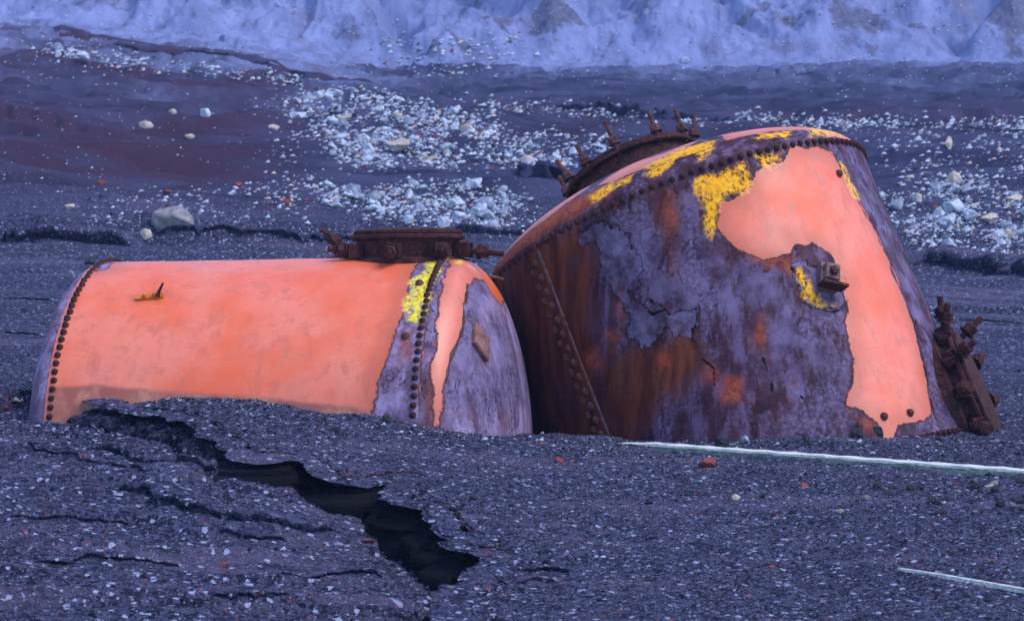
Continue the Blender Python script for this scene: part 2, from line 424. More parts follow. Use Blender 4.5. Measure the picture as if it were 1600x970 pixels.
# ------------------------------------------------------------------ terrain
def tps_fit(P, z):
    P = np.asarray(P, float); n = len(P)
    r = np.linalg.norm(P[:, None] - P[None], axis=2); K = r + np.eye(n) * .02     # linear kernel, a little smoothing
    A = np.block([[K, np.ones((n, 1))], [np.ones((1, n)), np.zeros((1, 1))]])
    sol = np.linalg.solve(A, np.append(z, 0)); return P, sol
def tps_eval(fit, x, y):
    P, sol = fit; out = np.full(x.shape, sol[-1])
    for (px, py), c in zip(P, sol[:-1]): out = out + c * np.sqrt((x - px) ** 2 + (y - py) ** 2 + .01)
    return out
LIP = [(168, 606), (172, 622), (178, 632), (205, 630), (235, 640), (290, 648), (345, 664), (385, 692), (400, 712), (440, 713), (500, 722), (535, 744),
       (575, 742), (630, 738), (664, 746), (640, 768), (655, 785), (690, 786), (716, 792), (713, 804), (735, 833), (758, 837), (746, 849),
       (780, 854), (808, 862), (800, 882), (775, 901), (794, 914), (750, 920), (738, 945), (733, 985), (720, 1040), (700, 1200)]
lipz = np.interp([p[0] if i < 20 else 720 + i for i, p in enumerate(LIP)], [150, 178, 345, 500, 720, 740, 760], [.33, .335, .30, .20, .10, .06, .02])
LIPW = np.array([px_z(u, v, z) for (u, v), z in zip(LIP, lipz)])
ctB, ctA = [], []
for u, v in [(200, 623), (260, 622), (330, 622), (450, 632), (560, 643), (610, 656), (645, 664)]: ctB.append(ray_cyl(B1, u, v))
ctB += [px_d(700, 673, 15.35), px_d(760, 677, 15.7), px_d(828, 678, 16.25)]
for u, v in [(850, 685), (950, 688), (1050, 690), (1200, 688), (1330, 683), (1440, 680)]: ctB.append(ray_cyl(B2, u, v))
for u, v in [(62, 657), (100, 662), (140, 666), (188, 669)]: ctA.append(ray_cyl(B1, u, v))
ctB += [p for p in LIPW[2:]]
for u, v, z in [(900, 960, .03), (1300, 960, .03), (1590, 960, .03), (1590, 740, .03), (1000, 760, .06), (1300, 800, .04), (1555, 700, .04)]: ctB.append(px_z(u, v, z))
for (u, v), vl in zip([LIP[i] for i in (4, 6, 8, 10, 12, 16, 19, 22, 24, 29)], (668, 694, 730, 764, 796, 842, 898, 914, 922, 990)):
    L = LIPW[LIP.index((u, v))]; d = math.hypot(L[0], L[1]) - .05
    q = px_dir(u, vl); tz = q[2] / math.hypot(q[0], q[1]); ctA.append(np.array([L[0], L[1] - .05, CAM_Z + tz * d]))
for u, v, z in [(0, 720, .17), (200, 720, .13), (0, 970, .0), (400, 970, -.06), (640, 960, -.09), (300, 850, .0), (0, 850, .07), (-200, 660, .22)]: ctA.append(px_z(u, v, z))
ctA = np.array(ctA); ctB = np.array(ctB)
behind = np.array([px_d(-150, 600, 18.4), px_d(20, 598, 18.4), [-1.2, 18.6, .26], [.5, 19.3, .22], [1.8, 19.6, .2], px_d(1580, 640, 18.1)])
fitB = tps_fit(np.vstack([ctB, behind])[:, :2], np.append(ctB[:, 2], behind[:, 2]))
fitA = tps_fit(ctA[:, :2], ctA[:, 2])
POLY = np.vstack([LIPW[:, :2], [[-1.0, 4.0], [-9, 4.0], [-9, 15.9], [-3.4, 15.9], [LIPW[0, 0], LIPW[0, 1] + .35]]])
# profile of the slope behind: (distance, photo row) for photo columns -400 .. 2000
US = np.array([-400, 0, 300, 620, 900, 1250, 1600, 2000.])
PROF = [  # rows v at distances
    (18.5, [595, 598, 600, 605, 610, 615, 632, 640]),
    (24.0, [468, 470, 470, 475, 480, 490, 500, 505]),
    (30.0, [384, 386, 388, 392, 405, 415, 428, 430]),
    (36.0, [330, 340, 352, 360, 368, 375, 372, 360]),
    (45.0, [262, 272, 296, 318, 316, 310, 306, 290]),
    (58.0, [196, 206, 232, 252, 255, 246, 238, 220]),
    (72.0, [142, 152, 170, 200, 206, 204, 200, 185]),
    (90.0, [92, 102, 126, 160, 166, 170, 168, 160]),
    (108., [60, 66, 92, 130, 138, 140, 136, 130]),
    (126., [34, 40, 60, 106, 108, 104, 100, 95]),
    (133., [-36, -26, 0, 46, 16, 6, 2, -12]),
    (142., [-170, -160, -130, -60, -100, -120, -130, -140]),
    (175., [-520, -500, -470, -380, -420, -460, -470, -490]),
    (250., [-560, -560, -560, -500, -520, -540, -550, -560]),
    (440., [-500, -500, -500, -480, -480, -480, -480, -480])]
PD = np.array([p[0] for p in PROF]); PZ = np.array([[CAM_Z - p[0] * (v - 265) / F for v in p[1]] for p in PROF])
UA = np.arctan((US - 800) / F)
def profile(x, y):
    d = np.hypot(x, y); az = np.arctan2(x, y)
    k = np.clip(np.searchsorted(PD, d) - 1, 0, len(PD) - 2); t = np.clip((d - PD[k]) / (PD[k + 1] - PD[k]), 0, 1)
    j = np.clip(np.searchsorted(UA, az) - 1, 0, len(UA) - 2); s = np.clip((az - UA[j]) / (UA[j + 1] - UA[j]), 0, 1)
    s = s * s * (3 - 2 * s)
    a = PZ[k, j] * (1 - s) + PZ[k, j + 1] * s; b = PZ[k + 1, j] * (1 - s) + PZ[k + 1, j + 1] * s
    return a * (1 - t) + b * t
def lip_sd(x, y):
    return -poly_sd(np.stack([np.ravel(x), np.ravel(y)], 1), POLY).reshape(np.shape(x))       # + on the bank
GULLY = [((690, 128.5), (900, 135.5), 1.1, 1.0), ((652, 126.5), (615, 136), -1.3, 1.0), ((640, 127.5), (480, 135), .9, 1.2), ((760, 127.5), (960, 131), .5, 1.0),
         ((1500, 126.5), (1482, 131), -.9, .8), ((1482, 131), (1440, 136), -.8, .8), ((1482, 131), (1570, 135.5), -.8, .8), ((1540, 127.5), (1640, 134), 1.0, 1.3),
         ((1260, 128), (1330, 135), .7, 1.2), ((1050, 128), (1010, 135), .4, 1.5), ((300, 127), (250, 134), .6, 1.4)]
def height(x, y, sd=None):
    x = np.asarray(x, float); y = np.asarray(y, float); d = np.hypot(x, y)
    z = np.zeros(x.shape)
    near = d < 21
    zp = profile(x, y)
    if near.any():
        xn, yn = x[near], y[near]
        s = lip_sd(xn, yn) if sd is None else sd[near]
        b = tps_eval(fitB, xn, yn); a = tps_eval(fitA, xn, yn)
        a = a - (.17 + .10 * perlin(xn * 1.7, yn * 1.7, 78) + .10 * smooth(11.6, 10.8, yn)) * np.exp(-((s + .05 + .11 * fbm(xn * 5, yn * 4, 5, 77, .6)) / (.12 + .12 * smooth(11.6, 10.6, yn))) ** 2) * (xn > LIPW[2, 0] - .02)
        soft = smooth(.9, -.5, s)                       # left of the boiler: one continuous surface
        wA = np.where(xn < -3.25, soft, (s < 0) * 1.0)
        zn = b + (a - b) * wA
        # sand ripples and lumps
        zn = zn + fbm(xn * 1.3, yn * 1.3, 4, 3) * .030 + fbm(xn * 7, yn * 5, 4, 9) * .010
        rx = xn * .97 + yn * .25; ry = yn * .97 - xn * .25
        lay = perlin(rx * .35, ry * 2.2, 21) * 1.5; lay = lay - np.floor(lay)
        zn = zn + (s < 0) * (.035 * smooth(0, .93, lay) * (1 - smooth(.93, 1, lay)) - .015) * smooth(.0, -.4, s)
        wf = smooth(17.6, 20.5, d[near])
        z[near] = zn * (1 - wf) + zp[near] * wf
        z[~near] = zp[~near]
    else: z = zp
    # far relief
    f = smooth(19, 30, d)
    z = z + f * (fbm(x * .16, y * .16, 5, 31) * (.0042 - .0026 * smooth(85, 115, d)) * np.minimum(d, 140) + fbm(x * .9, y * .9, 3, 44) * .0012 * np.minimum(d, 140))
    # terraces of washed ash: small horizontal ledges
    q = fbm(x * .05, y * .18, 3, 71) * 2.2 + d * .09; q = q - np.floor(q)
    z = z + f * (1 - smooth(118, 128, d)) * .35 * (d / 60) * (smooth(0, .85, q) * (1 - smooth(.9, 1, q)) - .4)
    m = smooth(124, 136, d)
    wx = x + 3.0 * fbm(x * .07, y * .07, 3, 5)
    rdg = 1 - np.abs(fbm(wx * .17 + y * .04, y * .035, 4, 91, .55)) * 1.8
    mm = smooth(125, 129, d)
    z = z + mm * (rdg - .5) * 1.4 * smooth(124, 140, d) + mm * fbm(x * .55, y * .30, 5, 95, .6) * .22
    uu = 800 + F * x / np.maximum(y, 1)
    for (u0, d0), (u1, d1), am, wd in GULLY:
        t = np.clip(((uu - u0) / 31 * (u1 - u0) / 31 + (d - d0) * (d1 - d0)) / (((u1 - u0) / 31) ** 2 + (d1 - d0) ** 2), 0, 1)
        q = np.hypot((uu - u0 - t * (u1 - u0)) / 31, d - d0 - t * (d1 - d0)) + .5 * fbm(x * .5, y * .5, 2, 13)
        z = z + mm * am * np.exp(-(q / wd) ** 2)
    return z
def bank_z(x, y):
    return tps_eval(fitB, x, y) + fbm(x * 1.3, y * 1.3, 4, 3) * .030 + fbm(x * 7, y * 5, 4, 9) * .010
daz = np.concatenate([np.linspace(-40, -12.2, 70)[:-1], np.linspace(-12.2, 12.2, 900), np.linspace(12.2, 40, 70)[1:]])
ang = np.linspace(1.72 / 7.2, 1.72 / 18.5, 560); dn = 1.72 / ang
dist = np.concatenate([[2.5, 4, 5.5, 6.5], dn, np.geomspace(18.5, 124, 430)[1:], np.linspace(124, 150, 150)[1:], np.geomspace(150, 440, 90)[1:]])
AZ, DD = np.meshgrid(np.radians(daz), dist); GX, GY = DD * np.sin(AZ), DD * np.cos(AZ)
SD = np.ones(GX.shape); nm = DD < 18.6; SD[nm] = lip_sd(GX[nm], GY[nm])
GZ = height(GX, GY, SD)
AZR = np.radians(daz)
def place(u, v):
    """world point of the ground seen at a photo pixel"""
    dd = px_dir(u, v); h = math.hypot(dd[0], dd[1]); tz = dd[2] / h; az = math.atan2(dd[0], dd[1])
    c = int(np.argmin(np.abs(AZR - az))); f_ = GZ[4:, c] - CAM_Z - tz * dist[4:]
    k = max(1, int(np.argmax(f_ >= 0))); t = f_[k - 1] / (f_[k - 1] - f_[k]) if f_[k] != f_[k - 1] else 0
    d = dist[3 + k] + (dist[4 + k] - dist[3 + k]) * t; z = GZ[3 + k, c] + (GZ[4 + k, c] - GZ[3 + k, c]) * t
    return np.array([d * dd[0] / h, d * dd[1] / h, z]), d
V = np.stack([GX, GY, GZ], -1).reshape(-1, 3)
Fg = grid_faces(*GX.shape, wrap=False)[:, ::-1]
sdf = SD.ravel()[Fg]; zf = V[:, 2][Fg]
xf = V[:, 0][Fg].mean(1)
straddle = (sdf.min(1) < 0) & (sdf.max(1) > 0) & (xf > LIPW[0, 0] - .06)
Fst = Fg[straddle]; Fg = Fg[~straddle]
ids = np.unique(Fst); remap = np.zeros(len(V), int); remap[ids] = len(V) + np.arange(len(ids))
Ve = V[ids].copy(); Ve[:, 2] = bank_z(Ve[:, 0], Ve[:, 1]) - .007
Fg = np.vstack([Fg, remap[Fst]]); V = np.vstack([V, Ve])
d_ = np.hypot(V[:, 0], V[:, 1]); u_ = 800 + F * V[:, 0] / V[:, 1]
vfoot = np.interp(u_, [0, 400, 620, 900, 1600], [113, 119, 123.5, 125.5, 121]); pn_ = fbm(V[:, 0] * .10, V[:, 1] * .05, 4, 12)
wl = smooth(780, 420, u_)
pale = np.clip(.50 * smooth(-44, 3, d_ - vfoot + 16 * pn_) + .50 * smooth(-6, 9, d_ - vfoot + 5 * pn_), 0, 1) * .95
pale = (1 - wl) * pale + wl * .88 * smooth(64, 128, d_ + 26 * pn_)
crop = np.zeros(len(V))
for du, dd0, ru, rd, am in [(880, 131.0, 50, 2.0, 1), (1335, 130.8, 60, 1.8, .9), (1580, 129.5, 45, 2.6, 1), (668, 128.6, 26, 1.2, .9), (720, 129.4, 36, .7, .9), (770, 131.5, 60, .7, .8), (1180, 132.2, 90, 1.0, .6), (1230, 130.4, 40, .8, .6), (1430, 131.5, 30, 1.2, .7), (160, 131, 120, 1.2, .5), (560, 130, 40, .9, .5), (1000, 132.5, 60, .8, .5)]:
    crop = np.maximum(crop, am * np.exp(-((u_ - du + 18 * fbm(V[:, 0] * .5, V[:, 1] * .5, 3, 7)) / ru) ** 2 - ((d_ - dd0 + 1.2 * fbm(V[:, 0] * .4, V[:, 1] * .4, 3, 8)) / rd) ** 2))
redm = smooth(36, 46, d_) * (1 - smooth(112, 120, d_)) * smooth(640, 300, u_) * (.45 + .55 * smooth(-.2, .3, fbm(V[:, 0] * .08, V[:, 1] * .05, 3, 55)))
redm = np.maximum(redm, .35 * smooth(60, 66, d_) * (1 - smooth(80, 90, d_)) * smooth(600, 900, u_))
farm = smooth(26, 55, d_)
crack_shade = np.zeros(len(V)); _s = np.append(SD.ravel(), np.full(len(V) - SD.size, 1.0))
crack_shade = .95 * smooth(-.13, -.06, _s + .05 * fbm(V[:, 0] * 6, V[:, 1] * 4, 3, 808)) * (_s < 0) * smooth(11.9, 11.3, V[:, 1]) * (V[:, 0] > -1)  # paints the crack's shade onto the low ground beside the lip
attrs = dict(pale=pale, red=redm, far=farm, crack_shade=crack_shade, crop=crop)
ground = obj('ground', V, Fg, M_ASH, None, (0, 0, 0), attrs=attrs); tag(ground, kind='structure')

# the eroded lip of the bank: rounded edge, undercut and floor below the lower sheet
def resample(P, step):
    P = np.asarray(P, float); s = np.concatenate([[0], np.cumsum(np.linalg.norm(np.diff(P[:, :2], axis=0), axis=1))])
    t = np.arange(0, s[-1], step); return np.stack([np.interp(t, s, P[:, k]) for k in range(P.shape[1])], 1), t
def strip(P, step, path, sgn, jitter, zfun, seed, fine=0):
    """path: list of (inward offset, z offset, z from ground at that spot?)"""
    Q, t = resample(P, step)
    T = np.gradient(Q[:, :2], axis=0)
    k = max(3, int(.09 / step)) | 1; ker = np.hanning(k + 2)[1:-1]; ker /= ker.sum()
    Tp = np.pad(T, ((k // 2, k // 2), (0, 0)), 'edge'); T = np.stack([np.convolve(Tp[:, i], ker, 'valid') for i in (0, 1)], 1)
    T /= np.linalg.norm(T, axis=1)[:, None] + 1e-9
    Nn = np.stack([-T[:, 1], T[:, 0]], 1) * sgn
    j = (fbm(t * 6, t * 0 + .5, 5, seed, .6) * jitter)
    rows = []
    if fine:
        pa = np.array(path, float); tt = np.linspace(0, len(pa) - 1, fine); k0 = np.minimum(tt.astype(int), len(pa) - 2)
        path = [(np.interp(x, range(len(pa)), pa[:, 0]), np.interp(x, range(len(pa)), pa[:, 1]), 1 if pa[int(k_), 2] and pa[int(k_) + 1, 2] else 0) for x, k_ in zip(tt, k0)]
    for ri, (o, dz, useg) in enumerate(path):
        xy = Q[:, :2] + Nn * (o + j * (1 if o < .12 else .3))[:, None]
        z = (zfun(xy[:, 0], xy[:, 1]) if useg else Q[:, 2]) + dz + (fbm(t * 14, t * 0 + o * 7 + dz * 9, 2, seed + 5) * .012 if dz < -.02 else 0)
        if fine and dz < -.009:
            a_ = min(1, -dz / .05); rg = fbm(t * 7, t * 0 + ri * .35, 4, seed + 9, .62); rg = np.sign(rg) * np.abs(rg) ** .7
            xy = xy + Nn * (rg * .045 * a_)[:, None]; z = z + fbm(t * 11, t * 0 + ri * .5, 3, seed + 15) * .02 * a_
        rows.append(np.column_stack([xy, z]))
    return np.concatenate(rows), grid_faces(len(rows), len(Q), False), len(Q)
lipQ = np.column_stack([LIPW[1:, :2], bank_z(LIPW[1:, 0], LIPW[1:, 1])])
path = [(.16, -.012, 1), (.10, -.006, 1), (.05, -.003, 1), (.015, -.003, 1), (.0, -.008, 0), (-.008, -.022, 0), (.002, -.036, 0), (.06, -.05, 0), (.15, -.07, 0), (.22, -.12, 0),
        (.24, -.25, 0), (.22, -.44, 0), (-.10, -.50, 0)]
SV, SF, nq = strip(lipQ, .008, path, -1, .065, bank_z, 140, fine=45)
fr_ = np.repeat(np.interp(np.linspace(0, 12, 45), range(13), [0, 0, 0, 0, .1, .4, .75, 1, 1, 1, 1, 1, 1]), nq)  # painted shade, deepening from the lip into the undercut
lipo = obj('sand_bank', SV, SF, M_ASH, None, (0, 0, 0), attrs=dict(pale=fr_ * 0, red=fr_ * 0, far=fr_ * 0, crack_shade=fr_ * np.clip(.45 + .6 * smooth(-1.75, -1.2, SV[:, 0]), 0, 1))); tag(lipo, kind='structure')

# thin ledges of washed ash
def ledge(pts, h, wdt, seed, red=0.0, name='ledge'):
    Pw = np.array([place(u, v)[0] for u, v in pts])
    Q = Pw.copy()
    hfun = lambda x, y: height(x, y)
    pth = [(wdt, -.02 * h / .05, 1), (wdt * .55, h * .45, 1), (wdt * .2, h * .85, 1), (.03 * wdt, h, 1), (0, h * .8, 1), (wdt * .05, h * .35, 1), (wdt * .12, -.03 - h * .3, 1)]
    Vv, Ff, nn = strip(Q, max(.012, wdt * .04), pth, 1, wdt * .10, hfun, seed)
    tp = np.linspace(0, 1, nn); tp = smooth(0, .12, tp) * smooth(1, .86, tp); tp = np.clip(tp + .35 * fbm(np.arange(nn) * .06, np.zeros(nn) + seed, 3, seed), 0, 1.1)
    Vv = Vv.reshape(-1, nn, 3); Vv[..., 2] -= (1 - tp)[None] * h * 1.5; Vv = Vv.reshape(-1, 3)
    d = np.hypot(Vv[:, 0], Vv[:, 1]); z = np.zeros(len(Vv))
    o = obj(name, Vv, Ff, M_ASH, None, (0, 0, 0), attrs=dict(pale=z, red=z + red, far=smooth(26, 55, d), crack_shade=z)); tag(o, kind='structure')
for i, (pts, h, wd) in enumerate([
        ([(105, 700), (180, 706), (270, 722), (330, 736), (400, 752), (480, 770)], .042, .30),
        ([(150, 770), (230, 782), (300, 800), (380, 818), (480, 834), (560, 842)], .045, .32),
        ([(20, 690), (120, 716), (240, 742)], .02, .3), ([(0, 808), (110, 812), (220, 822)], .02, .3), ([(40, 880), (160, 876), (300, 884)], .02, .3), ([(420, 905), (520, 900), (620, 904)], .02, .25),
        ([(330, 838), (400, 842), (455, 846)], .02, .25),
        ([(250, 935), (330, 938), (420, 930), (520, 925)], .02, .3),
        ([(-60, 366), (60, 374), (130, 380), (222, 386)], .15, 1.4),
        ([(230, 372), (330, 368), (420, 370), (520, 376), (610, 372)], .06, .8),
        ([(1405, 408), (1470, 418), (1540, 428), (1660, 436)], .20, 1.4),
        ([(700, 362), (760, 366), (830, 368)], .10, .8),
        ([(780, 268), (815, 274), (850, 282), (900, 292)], .28, 1.6),
        ([(60, 56), (160, 66), (300, 82), (420, 104), (560, 128)], .12, 4.0),
        ([(820, 176), (900, 172), (1000, 178), (1150, 186)], .2, 2.0),
        ([(0, 466), (60, 468), (95, 470)], .014, .5), ([(0, 520), (40, 522), (70, 524)], .014, .5),
        ([(1490, 500), (1540, 502), (1610, 506)], .014, .5),
        ([(800, 893), (850, 891), (900, 894)], .02, .2), ([(800, 910), (845, 908), (880, 911)], .02, .2)]):
    ledge(pts, h, wd, 200 + i * 7, 1.0 if h == .12 else 0.0)

# ------------------------------------------------------------------ left boiler
base1 = (CL + CR) / 2; base1 = np.array([base1[0], base1[1], .05])
boiler1 = empty('boiler', base1)
tag(boiler1, 'low rusty boiler lying flat, salmon orange with a yellow lichen patch by its right seam', 'boiler')
NT, NS = 560, 300
TH, AX = B1.shell_grid(NT, NS, -.035, B1.L + .035)
RAD = np.full(TH.shape, B1.r + .010) + fbm(TH * 2.0, AX * 1.2, 3, 60) * .006
Pm = B1.pt(TH, AX, RAD).reshape(-1, 3)
Nn = (B1.X * np.cos(TH)[..., None] + B1.Y * np.sin(TH)[..., None]).reshape(-1, 3)
S1 = Surf(Pm, Nn, np.stack([TH.ravel() * B1.r, AX.ravel()], 1))
S1.A['paint'][:] = .5
S1.cut('paint', [(720, 385), (672, 402), (643, 430), (628, 500), (604, 556), (582, 640), (575, 700), (720, 730), (740, 560)])
S1.cut('paint', [(150, 405), (178, 410), (172, 420), (150, 424)])
S1.mask('lichen', [(664, 402), (704, 402), (690, 425), (676, 450), (668, 485), (655, 508), (634, 506), (637, 470), (645, 455), (640, 438), (660, 425)])
S1.mask('lichen', [(683, 470), (692, 468), (688, 500), (680, 500)])
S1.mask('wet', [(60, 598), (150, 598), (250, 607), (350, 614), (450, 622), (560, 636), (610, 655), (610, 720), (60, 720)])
S1.A['brown'][:] = -.5
S1.mask('ember', [(204, 462), (232, 456), (266, 450), (276, 466), (240, 478), (210, 476)], [(628, 515), (642, 515), (640, 560), (630, 560)])
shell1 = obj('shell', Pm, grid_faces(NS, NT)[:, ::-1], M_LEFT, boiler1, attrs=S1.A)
def make_cap(B, sign, parent, mat, ncap=150, nt=420, n_exp=2.1):
    ax, ra, arc = B.cap_profile(ncap, sign, n_exp)
    th = np.linspace(-math.pi, math.pi, nt, endpoint=False)
    T2, A_ = np.meshgrid(th, ax); _, R_ = np.meshgrid(th, ra); _, C_ = np.meshgrid(th, arc)
    R_ = R_ * (1 + fbm(np.cos(T2) * R_ * .9 + 3, np.sin(T2) * R_ * .9, 3, 33) * .004)
    P = B.pt(T2, A_, R_)
    dax = np.gradient(ax); dra = np.gradient(ra)
    nr = np.abs(dax); na = -dra * np.sign(1)
    Lr = np.hypot(nr, na) + 1e-9
    Nv = (B.X * np.cos(T2)[..., None] + B.Y * np.sin(T2)[..., None]) * (nr / Lr)[:, None, None] + B.A * (sign * np.abs(na / Lr))[:, None, None]
    P = P.reshape(-1, 3); Nv = Nv.reshape(-1, 3)
    tot = arc[-1]; rho = tot - C_
    return P, Nv, T2, C_, rho, grid_faces(len(ax), nt)
P, Nv, T2, C_, rho, Fc = make_cap(B1, 1, boiler1, M_LEFT)
SC = Surf(P, Nv, np.stack([rho.ravel() * np.cos(T2.ravel()), rho.ravel() * np.sin(T2.ravel())], 1))
SC.mask('paint', [(690, 404), (735, 404), (768, 425), (790, 470), (783, 478), (768, 460), (756, 440), (742, 436), (730, 446), (726, 480), (722, 516), (704, 556), (692, 610), (686, 670), (672, 670), (676, 580), (680, 500), (690, 440)])
SC.mask('blue', [(722, 446), (738, 436), (752, 440), (768, 460), (783, 478), (800, 510), (820, 600), (826, 640), (760, 640), (690, 640), (688, 570), (714, 516)])
SC.mask('brown', [(655, 590), (680, 575), (684, 680), (650, 680)])
SC.lines('crack', [(730, 446), (726, 480), (722, 516), (704, 556), (694, 600)])
SC.mask('lichen', [(712, 402), (728, 400), (722, 412), (708, 416)])
cap1 = obj('end_cap', P, Fc if True else Fc, M_LEFT, boiler1, attrs=SC.A); cap1['label'] = 'bluish purple domed end cap with bare rust'
P, Nv, T2, C_, rho, Fc = make_cap(B1, -1, boiler1, M_LEFT)
SC2 = Surf(P, Nv, np.stack([rho.ravel() * np.cos(T2.ravel()), rho.ravel() * np.sin(T2.ravel())], 1))
cap2 = obj('end_cap', P, Fc[:, ::-1], M_LEFT, boiler1, attrs=SC2.A); cap2['label'] = 'dull purple end cap at the far left'

def seam_rivets(B, ax, spacing, th0, th1, parent, rad, me=RIV):
    n = int(abs(th1 - th0) * B.r / spacing); out = []
    for k in range(n + 1):
        th = th0 + (th1 - th0) * k / n
        N = B.X * math.cos(th) + B.Y * math.sin(th); Pp = B.C + B.A * (ax + random.uniform(-.003, .003)) + N * rad
        g = height(np.array([Pp[0]]), np.array([Pp[1]]))[0]
        if Pp[2] < g - .05: continue
        out.append(rivet(Pp, N, parent, me))
    return out
for a in (.0, B1.L): seam_rivets(B1, a, .056, R(-115), R(115), shell1, B1.r + .010)
for u, v in [(634, 525), (655, 443)]:
    i = S1.near(u, v); rivet(S1.P[i], S1.N[i], shell1, RIVB, 'bolt_stub')
# small bracket with a hook near the left end
i = S1.near(222, 466); j = S1.near(246, 464); q0, q1 = S1.P[i], S1.P[j]; N = S1.N[i]
X = unit(q1 - q0); Yb = np.cross(N, X)
mb = MB(); mb.box((q0 + q1) / 2 + N * .008, X, Yb, N, .17, .035, .014)
for t in (.22, .88): c = q0 + (q1 - q0) * t; mb.revolve([(.015, .01), (.015, .03), (.008, .034)], frame(c, N), 6)
br = mb.build('bracket', M_ORNG, boiler1)
mb = MB(); h0 = q1 + X * .01 + N * .015; mb.rod(h0 - Yb * .015, h0 + N * .03 + np.array([.01, 0, .005]), .011); mb.rod(h0 + N * .026 + np.array([.008, 0, .0]), h0 + N * .035 + np.array([.035, 0, .045]), .010, .006)
mb.build('hook', M_IRON, br)
# diamond pad on the right cap
i = SC.near(748, 535); N = SC.N[i]; c = SC.P[i]; fr = frame(c, N)
up_ = unit(np.array([0, 0, 1.]) - N * N[2]); sd_ = np.cross(up_, N)
mb = MB(); pv = []
for hgt, k in ((-.01, 1.0), (.022, 1.0), (.030, .9)):
    for a, b in ((0, .125), (.10, .0), (0, -.125), (-.10, 0)): pv.append(c + up_ * b * k + sd_ * a * k + N * hgt)
mb.add(pv, [(0, 1, 5, 4), (1, 2, 6, 5), (2, 3, 7, 6), (3, 0, 4, 7), (4, 5, 9, 8), (5, 6, 10, 9), (6, 7, 11, 10), (7, 4, 8, 11), (8, 9, 10, 11)])
mb.build('diamond_pad', M_PADR, boiler1)
# torn sliver of plate at the top of the right cap
i = SC.near(772, 430); c = SC.P[i]; mb = MB(); mb.box(c + np.array([.02, 0, .012]), unit([1, .1, -.25]), np.array([0, 1., 0]), unit([.25, 0, 1]), .13, .05, .012)
mb.build('torn_plate', M_IRONL, boiler1)

# ------------------------------------------------------------------ manholes
def hexnut(mb, c, Z, r, h):
    mb.revolve([(r * .9, 0), (r, .15 * h), (r, .85 * h), (r * .9, h)], frame(c, Z), 6)
def stud(name, a, b, parent, r=.017, nut_at=.35, nr=.036, nh=.045, mat=None, eye=False):
    a = np.asarray(a, float); b = np.asarray(b, float); Z = unit(b - a); L = np.linalg.norm(b - a)
    mb = MB(); prof = []; k = int(L / .012)
    for i in range(k + 1): prof.append((r * (1.0 if i % 2 else .88), L * i / k))
    mb.revolve(prof, frame(a, Z), 8)
    hexnut(mb, a + Z * (L * nut_at), Z, nr, nh)
    mb.revolve([(nr * 1.25, 0), (nr * 1.25, .01)], frame(a + Z * (L * nut_at - .011), Z), 10)
    if eye:
        mb.revolve([(nr * .9, -nr), (nr * 1.1, 0), (nr * .9, nr)], frame(a, np.cross(Z, [0, 0, 1.]) if abs(Z[2]) < .9 else [1., 0, 0]), 10)
    return mb.build(name, mat or M_IRON, parent)
def manhole(thing_, O, N, X, r, h, sag):
    """neck with a bottom flange, a lid plate on top"""
    X = unit(X - N * (X @ N)); Y = np.cross(N, X); fr = (O, X, Y, N)
    mb = MB(); mb.revolve([(r * 1.12, -sag), (r * 1.12, .012), (r * .98, .02), (r * .93, .03), (r * .93, h), (r * .5, h)], fr, 48, False)
    neck = mb.build('manhole_neck', M_IRON, thing_)
    mb = MB(); mb.revolve([(r * .5, h - .03), (r * 1.02, h - .03), (r * 1.04, h - .022), (r * 1.04, h - .004), (r * 1.02, h + .002), (r * .5, h + .002)], fr, 48, False)
    mb.build('flange', M_IRON, neck)
    mb = MB(); mb.revolve([(r * .96, h + .004), (r * .99, h + .01), (r * .99, h + .026), (r * .95, h + .032), (r * .5, h + .046), (.003, h + .05)], fr, 48, False)
    mb.build('lid', M_IRON, neck)
    return neck, X, Y
def lug(O, X, Y, N, az, r, h, neck):
    c, s_ = math.cos(az), math.sin(az); D = X * c + Y * s_; T = np.cross(N, D)
    mb = MB()
    for k in (-1, 1): mb.box(O + D * (r + .03) + N * h + T * (.03 * k), D, T, N, .10, .018, .09)
    mb.build('lug', M_IRON, neck)
    return D, T
# on the crest of the left boiler
ac = (project(B1.C)[0], project(B1.C + B1.A * B1.L)[0])
A1a = B1.L * .872; N1 = unit(np.array([0, 0, 1.]) - B1.A * B1.A[2]); bk1 = np.cross(B1.A, N1); bk1 = bk1 * np.sign(bk1[1])
O1 = B1.C + B1.A * A1a + N1 * (B1.r - .02) + bk1 * .13; N1 = unit(N1 * math.cos(R(3)) + bk1 * math.sin(R(3)))
neck1, X1, Y1 = manhole(boiler1, O1, N1, B1.A, .345, .165, .10)
for az, tilt, ln in ((-92, -8, .16), (-14, -6, .27), (-172, 42, .22), (160, -12, .25), (-142, 5, .17), (60, 20, .2), (115, 25, .2), (-50, -4, .14)):
    a = R(az); D, T = lug(O1, X1, Y1, N1, a, .35, .065, neck1)
    dirn = D * math.cos(R(tilt)) + N1 * math.sin(R(tilt)); s0 = O1 + D * .38 + N1 * .065
    stud('swing_bolt', s0, s0 + dirn * ln, neck1, .019, .42, .040, .05, eye=True)
mb = MB(); mb.box(O1 + X1 * -.02 + Y1 * .12 + N1 * .19, X1, Y1, N1, .04, .04, .05); mb.build('lid_stub', M_IRON, neck1)

